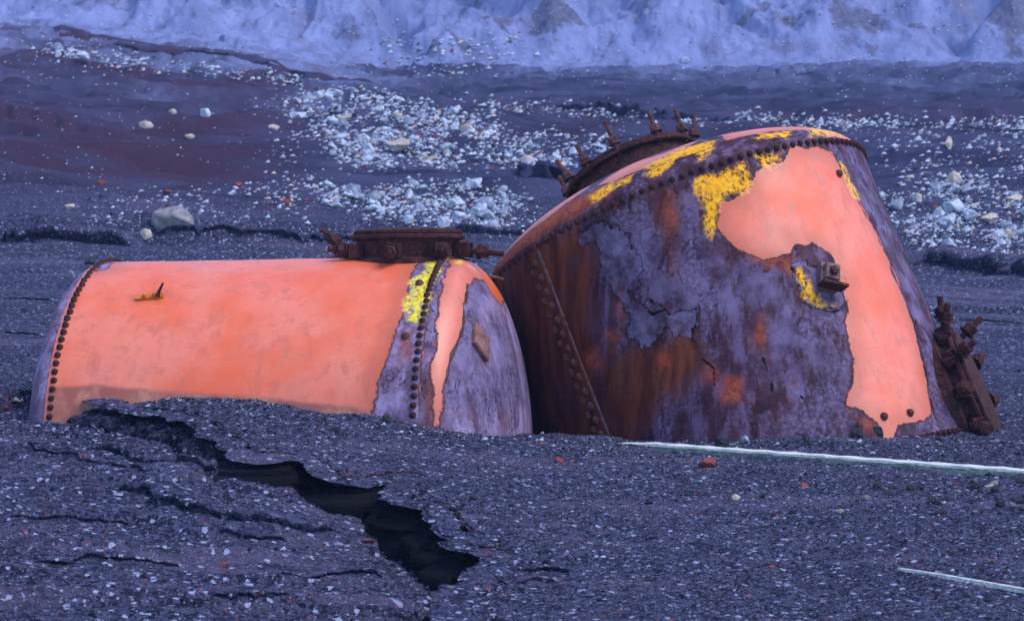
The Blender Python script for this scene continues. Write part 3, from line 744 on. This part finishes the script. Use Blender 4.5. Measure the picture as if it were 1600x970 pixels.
# ------------------------------------------------------------------ right boiler
base2 = np.array([1.7, 17.2, .0])
boiler2 = empty('boiler', base2)
tag(boiler2, 'tall rusty boiler leaning left, sunk in the ash, with peeling purple and orange flank', 'boiler')
NT, NS = 760, 380
TH, AX = B2.shell_grid(NT, NS, -.030, B2.L + .3)
RAD = np.full(TH.shape, B2.r + .010) + fbm(TH * 2.2, AX * 1.3, 3, 61) * .008
def th_of(B, P): q = P - B.C; return math.atan2(q @ B.Y, q @ B.X), q @ B.A
tl0, al0 = th_of(B2, ray_cyl(B2, 842, 392)); tl1, al1 = th_of(B2, ray_cyl(B2, 955, 682))
TLS = (tl0 + tl1) / 2
side = 1 if th_of(B2, ray_cyl(B2, 820, 600))[0] > TLS else -1        # which way is 'left' in the picture
RAD = RAD + .012 * ((TH - TLS) * side > 0)
Pm = B2.pt(TH, AX, RAD).reshape(-1, 3)
Nn = (B2.X * np.cos(TH)[..., None] + B2.Y * np.sin(TH)[..., None]).reshape(-1, 3)
S2 = Surf(Pm, Nn, np.stack([TH.ravel() * B2.r, AX.ravel()], 1))
S2.mask('paint', [(1275, 232), (1300, 242), (1330, 292), (1352, 335), (1372, 372), (1402, 442), (1430, 522), (1446, 600), (1450, 645), (1440, 655), (1405, 662), (1385, 678),
    (1372, 655), (1345, 640), (1326, 632), (1336, 600), (1340, 560), (1326, 520), (1325, 480), (1318, 430), (1300, 394), (1268, 378), (1238, 380), (1236, 396), (1192, 402), (1148, 386), (1126, 352), (1126, 318), (1160, 308), (1178, 288), (1188, 264), (1225, 256), (1242, 235)])
S2.mask('blue', [(1280, 228), (1338, 232), (1400, 370), (1450, 480), (1470, 560), (1460, 600), (1446, 560), (1430, 500), (1400, 430), (1370, 365), (1335, 300), (1300, 240)])
S2.mask('blue', [(1000, 320), (1090, 300), (1120, 400), (1100, 520), (1060, 480), (1010, 470), (980, 400)], [(1120, 400), (1230, 410), (1250, 500), (1330, 560), (1320, 640), (1230, 620), (1150, 560), (1110, 480)])
S2.mask('brown', [(740, 420), (838, 380), (900, 345), (925, 380), (935, 430), (925, 520), (940, 600), (960, 700), (780, 700)])
S2.mask('brown', [(930, 560), (1000, 530), (1050, 540), (1040, 620), (1000, 700), (950, 700)])
S2.mask('scale', [(905, 365), (935, 345), (965, 352), (985, 390), (1000, 420), (985, 455), (1000, 500), (975, 490), (955, 450), (935, 430), (945, 395), (925, 380), (905, 385)],
    [(985, 490), (1010, 470), (1040, 488), (1085, 485), (1090, 540), (1060, 530), (1040, 515), (1030, 545), (1000, 540), (975, 520)])
S2.mask('scale', [(1245, 415), (1258, 413), (1275, 425), (1318, 440), (1320, 470), (1316, 484), (1275, 489), (1252, 468)])
S2.lines('crack', [(1098, 560), (1115, 575), (1118, 600)], [(1192, 560), (1205, 590), (1208, 610)],
         [(1000, 470), (1020, 490), (1040, 482)], [(1430, 500), (1442, 560), (1456, 630), (1462, 660), (1478, 680)], [(1252, 620), (1272, 640)],
         [(1300, 242), (1330, 292), (1352, 335), (1372, 372), (1402, 442), (1426, 500), (1440, 560)], [(1238, 418), (1256, 440), (1254, 466), (1276, 490), (1316, 484)])
S2.mask('lichen', [(1088, 280), (1168, 252), (1174, 290), (1130, 316), (1118, 345), (1108, 372), (1098, 350), (1100, 315), (1088, 300)], [(1176, 244), (1222, 236), (1222, 254), (1186, 262)],
        [(1310, 250), (1322, 262), (1342, 308), (1336, 308), (1316, 272)], [(1250, 425), (1285, 470), (1312, 478), (1280, 486), (1254, 464)])
S2.mask('ember', [(1128, 585), (1160, 590), (1156, 628), (1132, 622)], [(1030, 555), (1056, 545), (1050, 575), (1034, 578)], [(962, 440), (980, 450), (976, 505), (966, 495)], [(1168, 392), (1240, 398), (1238, 430), (1205, 416), (1175, 412)],
    [(912, 555), (930, 548), (934, 572), (918, 570)], [(948, 520), (970, 508), (974, 530), (956, 545)], [(1106, 570), (1122, 576), (1120, 598), (1108, 590)], [(1050, 300), (1062, 330), (1056, 360), (1046, 330)], [(1180, 500), (1192, 502), (1190, 528), (1182, 520)], [(1326, 640), (1340, 650), (1380, 672), (1350, 668)])
S2.mask('brown', [(1000, 300), (1060, 300), (1066, 380), (1050, 440), (1036, 380)], [(1000, 545), (1090, 500), (1110, 560), (1060, 620), (1010, 630)], [(1170, 480), (1200, 490), (1196, 560), (1176, 540)])
S2.A['paint'] += .018
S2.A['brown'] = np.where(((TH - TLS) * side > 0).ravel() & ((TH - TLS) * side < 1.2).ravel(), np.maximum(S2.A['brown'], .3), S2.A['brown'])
shell2 = obj('shell', Pm, grid_faces(NS, NT)[:, ::-1], M_RIGHT, boiler2, attrs=S2.A)
P, Nv, T2, C_, rho, Fc = make_cap(B2, -1, boiler2, M_RIGHT, 160, 700, 1.72)
SD2 = Surf(P, Nv, np.stack([T2.ravel() * B2.r, C_.ravel()], 1))
SD2.mask('lichen', [(1000, 262), (1060, 234), (1118, 218), (1112, 232), (1060, 246), (1020, 266)], [(918, 305), (960, 285), (990, 272), (985, 284), (950, 302), (925, 318)], [(1008, 270), (1030, 258), (1050, 256), (1020, 276)],
         [(1088, 240), (1112, 230), (1108, 246), (1090, 252)], [(1256, 200), (1312, 196), (1316, 214), (1262, 214)], [(1170, 214), (1240, 202), (1236, 212), (1180, 222)])
SD2.mask('brown', [(740, 440), (800, 370), (870, 330), (900, 320), (905, 335), (840, 380), (790, 440)])
SD2.lines('crack', [(985, 278), (1040, 258), (1100, 236)], [(1166, 216), (1172, 226), (1250, 212), (1256, 204)])
SD2.mask('paint', [(1270, 200), (1318, 200), (1330, 216), (1290, 220)])
SD2.mask('paint', [(1120, 212), (1180, 200), (1280, 190), (1330, 205), (1342, 226), (1318, 222), (1300, 212), (1240, 204), (1170, 212), (1130, 222)], [(1040, 238), (1086, 217), (1100, 216), (1060, 236), (1010, 262), (960, 282), (930, 292), (985, 255)],
    [(760, 405), (800, 365), (850, 328), (905, 294), (925, 290), (870, 330), (815, 372), (775, 412)])
SD2.mask('ember', [(760, 420), (850, 340), (940, 290), (960, 300), (880, 345), (790, 415)])
cap3 = obj('end_cap', P, Fc[:, ::-1], M_RIGHT, boiler2, attrs=SD2.A); cap3['label'] = 'dished upper end cap with yellow lichen along its rim'
# rivets of the upper seam, the lapped plate and the lower seam
seam_rivets(B2, .0, .066, R(-100), R(100), shell2, B2.r + .010)
for k in range(20):
    s_ = .10 + k * .098
    for off, ds in ((.045, 0), (.095, .045)):
        th = TLS + side * off / B2.r; N = B2.X * math.cos(th) + B2.Y * math.sin(th); Pp = B2.C + B2.A * (s_ + ds) + N * (B2.r + .021)
        if Pp[2] > height(np.array([Pp[0]]), np.array([Pp[1]]))[0] - .04: rivet(Pp, N, shell2, RIVB)
seam_rivets(B2, B2.L, .055, R(-110) , R(110), shell2, B2.r + .010)
mb = MB()
for i_ in range(2):
    pass
th = TLS - side * .004; N = B2.X * math.cos(th) + B2.Y * math.sin(th); Tt = np.cross(B2.A, N)
mb.box(B2.C + B2.A * 1.08 + N * (B2.r + .015), B2.A, Tt, N, 2.1, .010, .014); mb.build('lap_edge', M_IRONL, shell2)
for u, v in [(1382, 650), (1422, 645), (1342, 665), (1486, 640), (1310, 272)]:
    i = S2.near(u, v); rivet(S2.P[i], S2.N[i], shell2, RIVB, 'bolt_stub')
# square lug on the flank
i = S2.near(1290, 437); N = S2.N[i]; c = S2.P[i]; T = unit(np.array([.25, 0, 1.]) - N * (N @ np.array([.25, 0, 1.]))); X = np.cross(T, N)
mb = MB(); mb.box(c + N * .03 , X, T, N, .13, .17, .05); mb.box(c + N * .075 + T * .02, X, T, N, .095, .10, .04); lg = mb.build('bracket', M_IRONL, boiler2)
mb = MB(); mb.box(c + N * .09 - T * .078, X, T, N, .17, .018, .10); mb.build('shelf_plate', M_IRON, lg)
mb = MB(); mb.revolve([(.03, .09), (.03, .115), (.02, .12)], frame(c + T * .02, N), 6); mb.build('nut', M_IRON, lg)
# manhole on the raised end cap
iA = B2.C - B2.A * (B2.h + .06)
bx = unit(-fw + B2.A * (fw @ B2.A)); rx = np.cross(B2.A, bx)
if rx[0] < 0: rx = -rx
def dome(off_r, off_b):
    """point of the upper dome at offsets right (rx) and towards the back (-bx)"""
    q = rx * off_r - bx * off_b; rr = min(np.linalg.norm(q) / B2.r, .98)
    hh = B2.skirt + B2.h * (1 - rr ** 1.72) ** (1 / 1.72)
    return B2.C - B2.A * hh + q
O3 = dome(-.10, .30); eps = .05
N3 = unit(np.cross(dome(-.10 + eps, .30) - O3, dome(-.10, .30 + eps) - O3))
if N3 @ -B2.A < 0: N3 = -N3
neck3, X3, Y3 = manhole(boiler2, O3, N3, rx, .47, .155, .12)
for az, tl, ln in ((178, 84, .17), (205, 78, .2), (232, 80, .17), (262, 80, .21), (300, 86, .19), (332, 84, .2), (352, 66, .2), (20, 80, .18), (60, 80, .18), (100, 80, .18), (140, 80, .18)):
    a = R(az); D = X3 * math.cos(a) + Y3 * math.sin(a)
    s0 = O3 + D * .455 + N3 * .12; dirn = N3 * math.sin(R(tl)) + D * math.cos(R(tl))
    stud('stud_bolt', s0, s0 + dirn * (ln * .95 + .05), neck3, .017, .36, .036, .042, mat=M_STUD)
# manhole on the right flank, half sunk in the ash
thR, aR = th_of(B2, ray_cyl(B2, 1500, 590))
thR += -side * 0.02
N4 = B2.X * math.cos(thR) + B2.Y * math.sin(thR)
EDGE = math.acos(min(1, B2.r / 17.5)); thE = -side * (EDGE - .085)
O4a = 1.80
N4 = B2.X * math.cos(thE) + B2.Y * math.sin(thE); O4 = B2.C + B2.A * O4a + N4 * (B2.r - .02)
neck4, X4, Y4 = manhole(boiler2, O4, N4, B2.A, .43, .12, .12)
for az, tilt, ln in ((180, 14, .24), (205, 30, .22), (150, 62, .26), (-120, 70, .20), (-90, 20, .14), (-60, 20, .14), (-30, 40, .16), (90, 30, .2), (120, 40, .2), (45, 40, .2)):
    a = R(az); D, T = lug(O4, X4, Y4, N4, a, .42, .075, neck4)
    dirn = D * math.cos(R(tilt)) + N4 * math.sin(R(tilt)); s0 = O4 + D * .45 + N4 * .075
    stud('swing_bolt', s0, s0 + dirn * ln, neck4, .022, .5, .046, .055, eye=True)

# ------------------------------------------------------------------ timbers
def timber(name, pts_px, wdt, thk, mat, label, cat, broken=True, zoff=0.0, straight=True, slope=0.0):
    pts = [place(u, v)[0] for u, v in pts_px]; Q, t = resample(np.array(pts), .05)
    Vv = []; n = len(Q); T = unit(Q[-1] - Q[0]); Nh = unit(np.cross([0, 0, 1.], T)); nn = 0
    for k in range(n):
        f = 1.0 if not broken else min(1, .45 + k * .12)
        w_ = wdt * f * (1 + .06 * math.sin(k * .7)); h_ = thk * f
        c = Q[0] + (Q[-1] - Q[0]) * (t[k] / t[-1]) * 1.0 if straight else Q[k]; c = c + np.array([0, 0, zoff + slope * t[k] / t[-1]])
        for a, b in ((-.5, -.6), (.5, -.6), (.5, .4), (.42, .5), (-.42, .5), (-.5, .4)): Vv.append(c + Nh * a * w_ + np.array([0, 0, b * h_]))
    nn = 6; Fc = []
    for k in range(n - 1):
        for a in range(nn): Fc.append((k * nn + a, k * nn + (a + 1) % nn, (k + 1) * nn + (a + 1) % nn, (k + 1) * nn + a))
    Fc.append(tuple(range(nn))[::-1]); Fc.append(tuple((n - 1) * nn + a for a in range(nn)))
    o = obj(name, np.array(Vv), Fc, mat, None, pts[0], smooth_sh=False)
    if label: tag(o, label, cat)
    return o
pl = timber('plank', [(966, 692), (1100, 702), (1300, 722), (1480, 737), (1680, 752)], .10, .045, M_MOSS, 'long bleached plank with mossy side lying before the tall boiler', 'plank', zoff=-.012, slope=.030)
WLOC[pl.name] = np.array(pl.location)
pts = [place(u, v)[0] for u, v in [(966, 692), (1100, 702), (1300, 722), (1480, 737), (1680, 752)]]
Q, t = resample(np.array(pts), .05); Vv = []; Fc = []; T = unit(Q[-1] - Q[0]); Nh = unit(np.cross([0, 0, 1.], T))
for k in range(len(Q)):
    f = min(1, .45 + k * .12); c = Q[0] + (Q[-1] - Q[0]) * (t[k] / t[-1]) + np.array([0, 0, -.012 + .030 * t[k] / t[-1]])
    for a, b in ((-.52, .30), (.52, .30), (.50, .60 + .05 * math.sin(k * 1.7)), (-.50, .60 + .05 * math.sin(k * 1.3))): Vv.append(c + Nh * a * .10 * f + np.array([0, 0, b * .045 * f]))
for k in range(len(Q) - 1):
    for a in range(4): Fc.append((k * 4 + a, k * 4 + (a + 1) % 4, k * 4 + 4 + (a + 1) % 4, k * 4 + 4 + a))
Fc += [(3, 2, 1, 0), tuple(len(Q) * 4 - 4 + a for a in range(4))]
obj('bleached_top', np.array(Vv), Fc, M_WOOD, pl, smooth_sh=False)
timber('stick', [(1403, 893), (1460, 902), (1530, 914), (1592, 929), (1650, 936)], .018, .018, M_WOOD, 'thin weathered stick lying on the ash in the lower right corner', 'stick', zoff=.014)

# ------------------------------------------------------------------ stones
def rock_mesh(name, seed, mat, n=17, squash=.65):
    rr = np.random.default_rng(seed); p = rr.normal(size=(n, 3)); p /= np.linalg.norm(p, axis=1)[:, None]
    p *= rr.uniform(.75, 1.0, (n, 1)); p *= np.array([1, rr.uniform(.6, .95), squash * rr.uniform(.75, 1.2)]) * .5
    bm = bmesh.new()
    for q in p: bm.verts.new(q)
    g = bmesh.ops.convex_hull(bm, input=bm.verts)
    for v_ in [v_ for v_ in bm.verts if not v_.link_faces]: bm.verts.remove(v_)
    bmesh.ops.bevel(bm, geom=list(bm.edges), offset=.018, segments=1, affect='EDGES', clamp_overlap=True)
    bmesh.ops.triangulate(bm, faces=bm.faces); bmesh.ops.subdivide_edges(bm, edges=bm.edges, cuts=1, use_grid_fill=True)
    co = np.array([v_.co for v_ in bm.verts]); dd = fbm(co[:, 0] * 4 + co[:, 2] * 3, co[:, 1] * 4 - co[:, 2] * 2, 4, seed) * .05
    for v_, k_ in zip(bm.verts, dd): v_.co += v_.normal * float(k_)
    me = bpy.data.meshes.new(name); bm.to_mesh(me); bm.free(); me.materials.append(mat)
    return me
def meshes(mat, k, seed, n=13, squash=.65): return [rock_mesh('stone', seed + i, mat, n, squash) for i in range(k)]
RM = {'pale': meshes(M_PALE, 8, 100), 'grey': meshes(M_PALE2, 6, 200), 'tan': meshes(M_TANS, 4, 300), 'brown': meshes(M_BROWN, 4, 400, 30), 'red': meshes(M_REDS, 4, 500), 'black': meshes(M_BLACK, 5, 600, 34, .8)}
def rock(kind, u, v, wpx, asp=.6, label=None, group=None, name='rock', cat='rock', rot=None, sink=.25):
    P, d = place(u, v); sz = wpx * d / F
    o = bpy.data.objects.new(name, random.choice(RM[kind])); link(o, None, P + np.array([0, 0, sz * asp * (.5 - sink)]))
    o.scale = (sz, sz * random.uniform(.7, 1.1), sz * asp / .6)
    o.rotation_euler = (random.uniform(-.25, .25), random.uniform(-.25, .25), random.uniform(-.6, .6) if rot is None else rot)
    tag(o, label, cat, group); return o
# stones that stand out
for kind, u, v, wp, asp, lb in [
        ('black', 604, 660, 24, .8, 'black stone resting against the foot of the low boiler under its riveted seam'),
        ('black', 786, 676, 34, .7, 'rounded black stone at the foot of the bluish domed end cap'),
        ('black', 1338, 684, 30, .7, 'dark grey stone left of a rounder black one at the foot of the tall boiler'),
        ('black', 1366, 682, 32, .7, 'rounded black stone under the orange paint of the tall boiler'),
        ('black', 1262, 694, 20, .8, 'small black stone between tall boiler and plank'),
        ('black', 1128, 696, 26, .7, 'black stone lying against the back of the bleached plank'),
        ('grey', 1166, 692, 18, 1.0, 'upright pale grey stone behind the plank at the tall boiler'),
        ('red', 1106, 730, 32, .75, 'bright red stone on the ash just in front of the plank'),
        ('red', 875, 722, 24, .5, 'flat dark red stone in front of the gap between the boilers'),
        ('red', 1255, 760, 20, .5, 'small dull red stone among the gravel below the middle of the plank'),
        ('black', 740, 780, 18, .6, 'small black stone alone on the bank right of the dark crack'),
        ('red', 1075, 804, 10, .6, 'tiny red stone on the bare ash below the bright red stone'),
        ('red', 350, 884, 28, .3, 'flat orange red flake on the washed ash in the lower left'),
        ('red', 575, 845, 30, .3, 'flat dark red flake on the low ground left of the crack'),
        ('red', 602, 858, 16, .4, 'small dark red flake nearest the crack'),
        ('black', 140, 413, 22, .5, 'black stone peeping over the left end of the low boiler'),
        ('brown', 270, 358, 96, .50, 'large brown boulder half buried on the slope behind the low boiler'),
        ('tan', 228, 372, 26, .7, 'orange tan splinter of stone left of the large brown boulder'),
        ('tan', 228, 200, 30, .45, 'flat tan stone on the dark red slope at upper left'),
        ('pale', 320, 182, 22, .9, 'upright pale stone above the dark red slope, alone'),
        ('tan', 270, 178, 16, .6, 'small pinkish stone beside the upright pale stone'),
        ('tan', 298, 216, 22, .5, 'pinkish stone at the top of a trail of reddish stones'),
        ('tan', 428, 202, 26, .45, 'long pinkish tan stone left of the scree top'),
        ('pale', 466, 186, 36, .5, 'broad white boulder at the upper left edge of the scree'),
        ('pale', 526, 150, 26, .7, 'bright white boulder above the scree'),
        ('red', 160, 288, 18, .6, 'brick red stone on the slope above the left end of the low boiler'),
        ('red', 262, 302, 16, .5, 'dark brick red stone right above the brown boulder'),
        ('red', 370, 292, 22, .5, 'flat brick red stone on the slope right of the brown boulder'),
        ('tan', 108, 326, 26, .5, 'orange pink stone left of the brown boulder'),
        ('red', 450, 318, 20, .6, 'brick red stone at the left edge of the lower scree'),
        ('pale', 362, 306, 24, .5, 'white stone just below the flat brick red stone'),
        ('pale', 128, 96, 34, .6, 'white boulder on the dark ledge at upper left'),
        ('pale', 88, 88, 18, 1.0, 'upright white stone left of the boulder on the upper ledge'),
        ('pale', 1066, 98, 26, .6, 'lone white boulder at the foot of the pale cliff'),
        ('pale', 582, 330, 26, .5, 'white stone left of the manhole on the low boiler'),
        ('pale', 690, 354, 34, .9, 'tall white shard right behind the lid of the low boiler'),
        ('pale', 636, 348, 26, .9, 'white shard left behind the lid of the low boiler'),
        ('tan', 1482, 232, 18, 1.6, 'upright pinkish stone on the slope right of the tall boiler'),
        ('pale', 1486, 330, 40, .6, 'broad white boulder right of the tall boiler top'),
        ('pale', 1484, 388, 44, .5, 'long white boulder at the lower edge of the right scree'),
        ('tan', 1545, 345, 36, .5, 'pinkish boulder in the right scree'),
        ('tan', 26, 628, 26, .5, 'pale rusty pebble by the left end of the low boiler'),
        ('red', 12, 640, 28, .4, 'dark red flake by the left end of the low boiler'),
        ('tan', 1150, 780, 18, .6, 'brownish stone among black pebbles in front of the plank'),
        ('tan', 1545, 762, 24, .4, 'flat yellowish stone among black pebbles at right'),
        ('tan', 620, 232, 60, .4, 'long pinkish boulder in the upper scree'),]:
    rock(kind, u, v, wp, asp, lb, name='stone' if wp < 20 else 'rock', cat='stone' if wp < 20 else 'rock')
for k in range(26):                                                         # black pebbles right of the plank
    u = random.gauss(1480, 70); v = 752 + random.random() * 55
    rock(random.choice(['black', 'black', 'black', 'brown']), min(u, 1595), v, random.uniform(10, 22), .7, 'dark pebble in the cluster below the right end of the plank', 'dark pebbles below the plank', 'pebble', 'pebble')
# scree of pale blocks
def in_poly(poly): 
    P = np.array(poly, float); lo, hi = P.min(0), P.max(0)
    while True:
        q = lo + (hi - lo) * rng.random(2)
        if poly_sd(q[None], P)[0] > 0 and rng.random() < .12 + 1.5 * max(0, .25 + float(fbm(np.array([q[0] * .018 - q[1] * .02]), np.array([q[1] * .045 + q[0] * .006]), 3, 303)[0])): return q
SCREE = [
    ([(450, 150), (540, 140), (640, 150), (760, 190), (830, 215), (900, 235), (890, 262), (780, 258), (640, 262), (560, 265), (500, 230), (470, 190)], 118, 'pale grey block in the broad upper scree between the boilers', 'blocks of the upper scree', (9, 34)),
    ([(480, 272), (560, 300), (680, 280), (760, 285), (830, 320), (845, 345), (790, 368), (720, 352), (600, 342), (500, 320)], 66, 'pale block in the lower scree behind the lid of the low boiler', 'blocks of the lower scree', (10, 40)),
    ([(1370, 300), (1450, 300), (1520, 270), (1600, 300), (1640, 400), (1560, 402), (1440, 392), (1400, 360)], 62, 'pale block in the scree right of the tall boiler', 'blocks of the right scree', (10, 42)),
    ([(720, 156), (900, 162), (1100, 178), (1330, 186), (1600, 186), (1600, 205), (1340, 200), (1100, 192), (720, 170)], 34, 'pale stone in the thin row across the dark plain', 'stones of the thin row', (6, 14)),
    ([(60, 70), (180, 85), (330, 105), (470, 120), (470, 135), (330, 118), (180, 104), (60, 88)], 14, 'pale stone in the line under the upper red ledge', 'stones under the red ledge', (8, 22)),
]
for poly, cnt, lb, gp, (s0, s1) in SCREE:
    for k in range(cnt):
        u, v = in_poly(poly); wp = s0 + (s1 - s0) * random.random() ** 2.0
        rock(random.choice(['pale'] * 5 + ['grey'] * 4 + ['tan']), u, v, wp, random.uniform(.4, .85), lb, gp, sink=.40)
# smaller rubble nobody could count
def rubble(name, pts, sizes, mats, probs, label):
    base = np.array([[1, 0, 0], [-1, 0, 0], [0, 1, 0], [0, -1, 0], [0, 0, 1], [0, 0, -1], [.7, .7, .5], [-.7, -.6, .4]], float)[:6]
    fb = np.array([[0, 2, 4], [2, 1, 4], [1, 3, 4], [3, 0, 4], [2, 0, 5], [1, 2, 5], [3, 1, 5], [0, 3, 5]])
    n = len(pts); V = base[None] * rng.uniform(.55, 1.1, (n, 6, 1)); a = rng.uniform(0, 6.28, n)
    ca, sa = np.cos(a)[:, None], np.sin(a)[:, None]
    X_ = V[..., 0] * ca - V[..., 1] * sa + .35 * V[..., 2]; Y_ = V[..., 0] * sa + V[..., 1] * ca - .2 * V[..., 2]
    V = np.stack([X_, Y_, V[..., 2] * rng.uniform(.5, .9, (n, 1))], -1) * (sizes * .5)[:, None, None] + pts[:, None]
    Fc = (fb[None] + (np.arange(n) * 6)[:, None, None]).reshape(-1, 3)
    mi = np.repeat(rng.choice(len(mats), n, p=probs), 8)
    o = bpy.data.objects.new(name, make_mesh(name, V.reshape(-1, 3), Fc, mats, False, mat_idx=mi)); link(o)
    tag(o, label, 'gravel', kind='stuff'); return o
# near gravel
n = 170000
az = rng.uniform(R(-13.5), R(13.5), n); dd_ = np.sqrt(rng.uniform(8.8 ** 2, 21 ** 2, n)); x, y = dd_ * np.sin(az), dd_ * np.cos(az)
s_ = lip_sd(x, y); keep = (s_ > .004) | (s_ < -.03)
dens = np.where(s_ > 0, 1.0, .24 + .5 * (fbm(x * .6, y * 1.6, 3, 505) > .08)) * np.where(dd_ > 17.5, .6, 1); keep &= rng.random(n) < dens
x, y = x[keep], y[keep]; z = height(x, y); sz = .0082 * np.exp(rng.normal(0, .42, len(x))); sz = np.clip(sz, .005, .038)
rubble('gravel', np.stack([x, y, z + sz * .2], 1), sz, M_PEB, [.42, .54, .037, .003], 'fine dark volcanic gravel with pale grains over the near ash')
tt = rng.uniform(0, 1, 420); Lq, lt = resample(LIPW[3:, :2], .01); ii = (tt * (len(Lq) - 1)).astype(int)
qx = Lq[ii, 0] + rng.normal(-.05, .10, 420); qy = Lq[ii, 1] - np.abs(rng.normal(.06, .14, 420)); zz = height(qx, qy)
sz = np.clip(.022 * np.exp(rng.normal(0, .55, 420)), .01, .075)
rubble('clods', np.stack([qx, qy, zz + sz * .2], 1), sz, [M_PEB[0], M_PEB[1], M_PEB[2]], [.62, .33, .05], 'crumbled dark clods and grit fallen along the crack')
nq = 700; az = rng.uniform(R(-12.5), R(12.5), nq); d2 = np.sqrt(rng.uniform(9 ** 2, 19 ** 2, nq)); qx, qy = d2 * np.sin(az), d2 * np.cos(az)
kp = (rng.random(nq) < .25 + 1.2 * np.maximum(0, fbm(qx * .8, qy * .8, 3, 606))) & (np.abs(lip_sd(qx, qy)) > .08); qx, qy = qx[kp], qy[kp]; sz = np.clip(.022 * np.exp(rng.normal(0, .4, len(qx))), .012, .06)
rubble('gravel', np.stack([qx, qy, height(qx, qy) + sz * .12], 1), sz, M_PEB, [.55, .38, .06, .01], 'scattered larger dark stones among the near ash')
# coarser gravel strip along the foot of the tall boiler
q = []
for k in range(900):
    u = rng.uniform(860, 1600); v = 690 + rng.random() ** 1.6 * (60 if u > 1250 else 25); P, d = place(u, v); q.append(P)
for k in range(900):
    u = rng.uniform(30, 850); vb = np.interp(u, [30, 185, 200, 330, 450, 560, 640, 700, 830], [657, 670, 624, 623, 633, 645, 663, 674, 680]); P, d = place(u, vb + 1 + rng.random() ** 2 * 22); q.append(P)
q = np.array(q); sz = .014 * np.exp(rng.normal(0, .5, len(q))); sz = np.clip(sz, .008, .05)
rubble('gravel', q + np.array([0, 0, .004]), sz, M_PEB, [.55, .30, .14, .01], 'coarse mixed gravel along the foot of the tall boiler')
# far rubble in the scree and over the slopes
q = []; sz = []
EXTRA = [([(1350, 200), (1600, 180), (1660, 300), (1420, 310), (1370, 270)], 22, 0, 0, (0, 0)), ([(400, 130), (480, 180), (470, 330), (420, 330), (430, 200)], 6, 0, 0, (0, 0)),
         ([(760, 215), (960, 200), (960, 240), (800, 262)], 12, 0, 0, (0, 0)), ([(150, 300), (480, 280), (480, 350), (120, 350)], 10, 0, 0, (0, 0)), ([(560, 60), (820, 60), (800, 120), (640, 120)], 8, 0, 0, (0, 0))]
for poly, cnt, _, _, (s0, s1) in SCREE + EXTRA:
    for k in range(int(cnt * 30)):
        u, v = in_poly(poly); u += rng.normal(0, 14); v += rng.normal(0, 5)
        P, d = place(u, v); q.append(P); sz.append(d / F * (2.5 + 11 * rng.random() ** 2.2))
for k in range(3000):
    u = rng.uniform(-60, 1660); v = 10 + 380 * rng.random(); 
    P, d = place(u, v); q.append(P); sz.append(d / F * (1.5 + 5 * rng.random() ** 3))
for k in range(5200):
    u = rng.uniform(-60, 1660); v = -10 + 135 * rng.random()
    if rng.random() > .25 + 1.3 * max(0, float(fbm(np.array([u * .006]), np.array([v * .02]), 3, 404)[0]) + .15): continue
    P, d = place(u, v); q.append(P); sz.append(d / F * (1.6 + 4.5 * rng.random() ** 3))
rubble('rubble', np.array(q), np.array(sz), [M_PALE, M_PALE2, M_TANS, M_REDS, M_BLACK], [.42, .36, .06, .03, .13], 'small pale rubble scattered over the far slopes')

# ------------------------------------------------------------------ haze
s = NB('haze_air'); s.t.nodes.remove(s.b)
pv = s.n('VolumePrincipled'); pv.inputs['Color'].default_value = (.42, .58, 1, 1); pv.inputs['Density'].default_value = .0008; pv.inputs['Anisotropy'].default_value = .2
s.t.links.new(pv.outputs[0], s.t.nodes['Material Output'].inputs['Volume'])
zmin, zmax = float(GZ.min()) - 1.2, float(GZ.max()) + 3
mb = MB(); mb.box(np.array([0, 210, (zmin + zmax) / 2]), np.array([1., 0, 0]), np.array([0, 1., 0]), np.array([0, 0, 1.]), 620, 480, zmax - zmin)
hz = mb.build('haze', s.m, None, (0, 210, 0)); tag(hz, 'pale blue haze filling the valley', 'haze', kind='stuff')
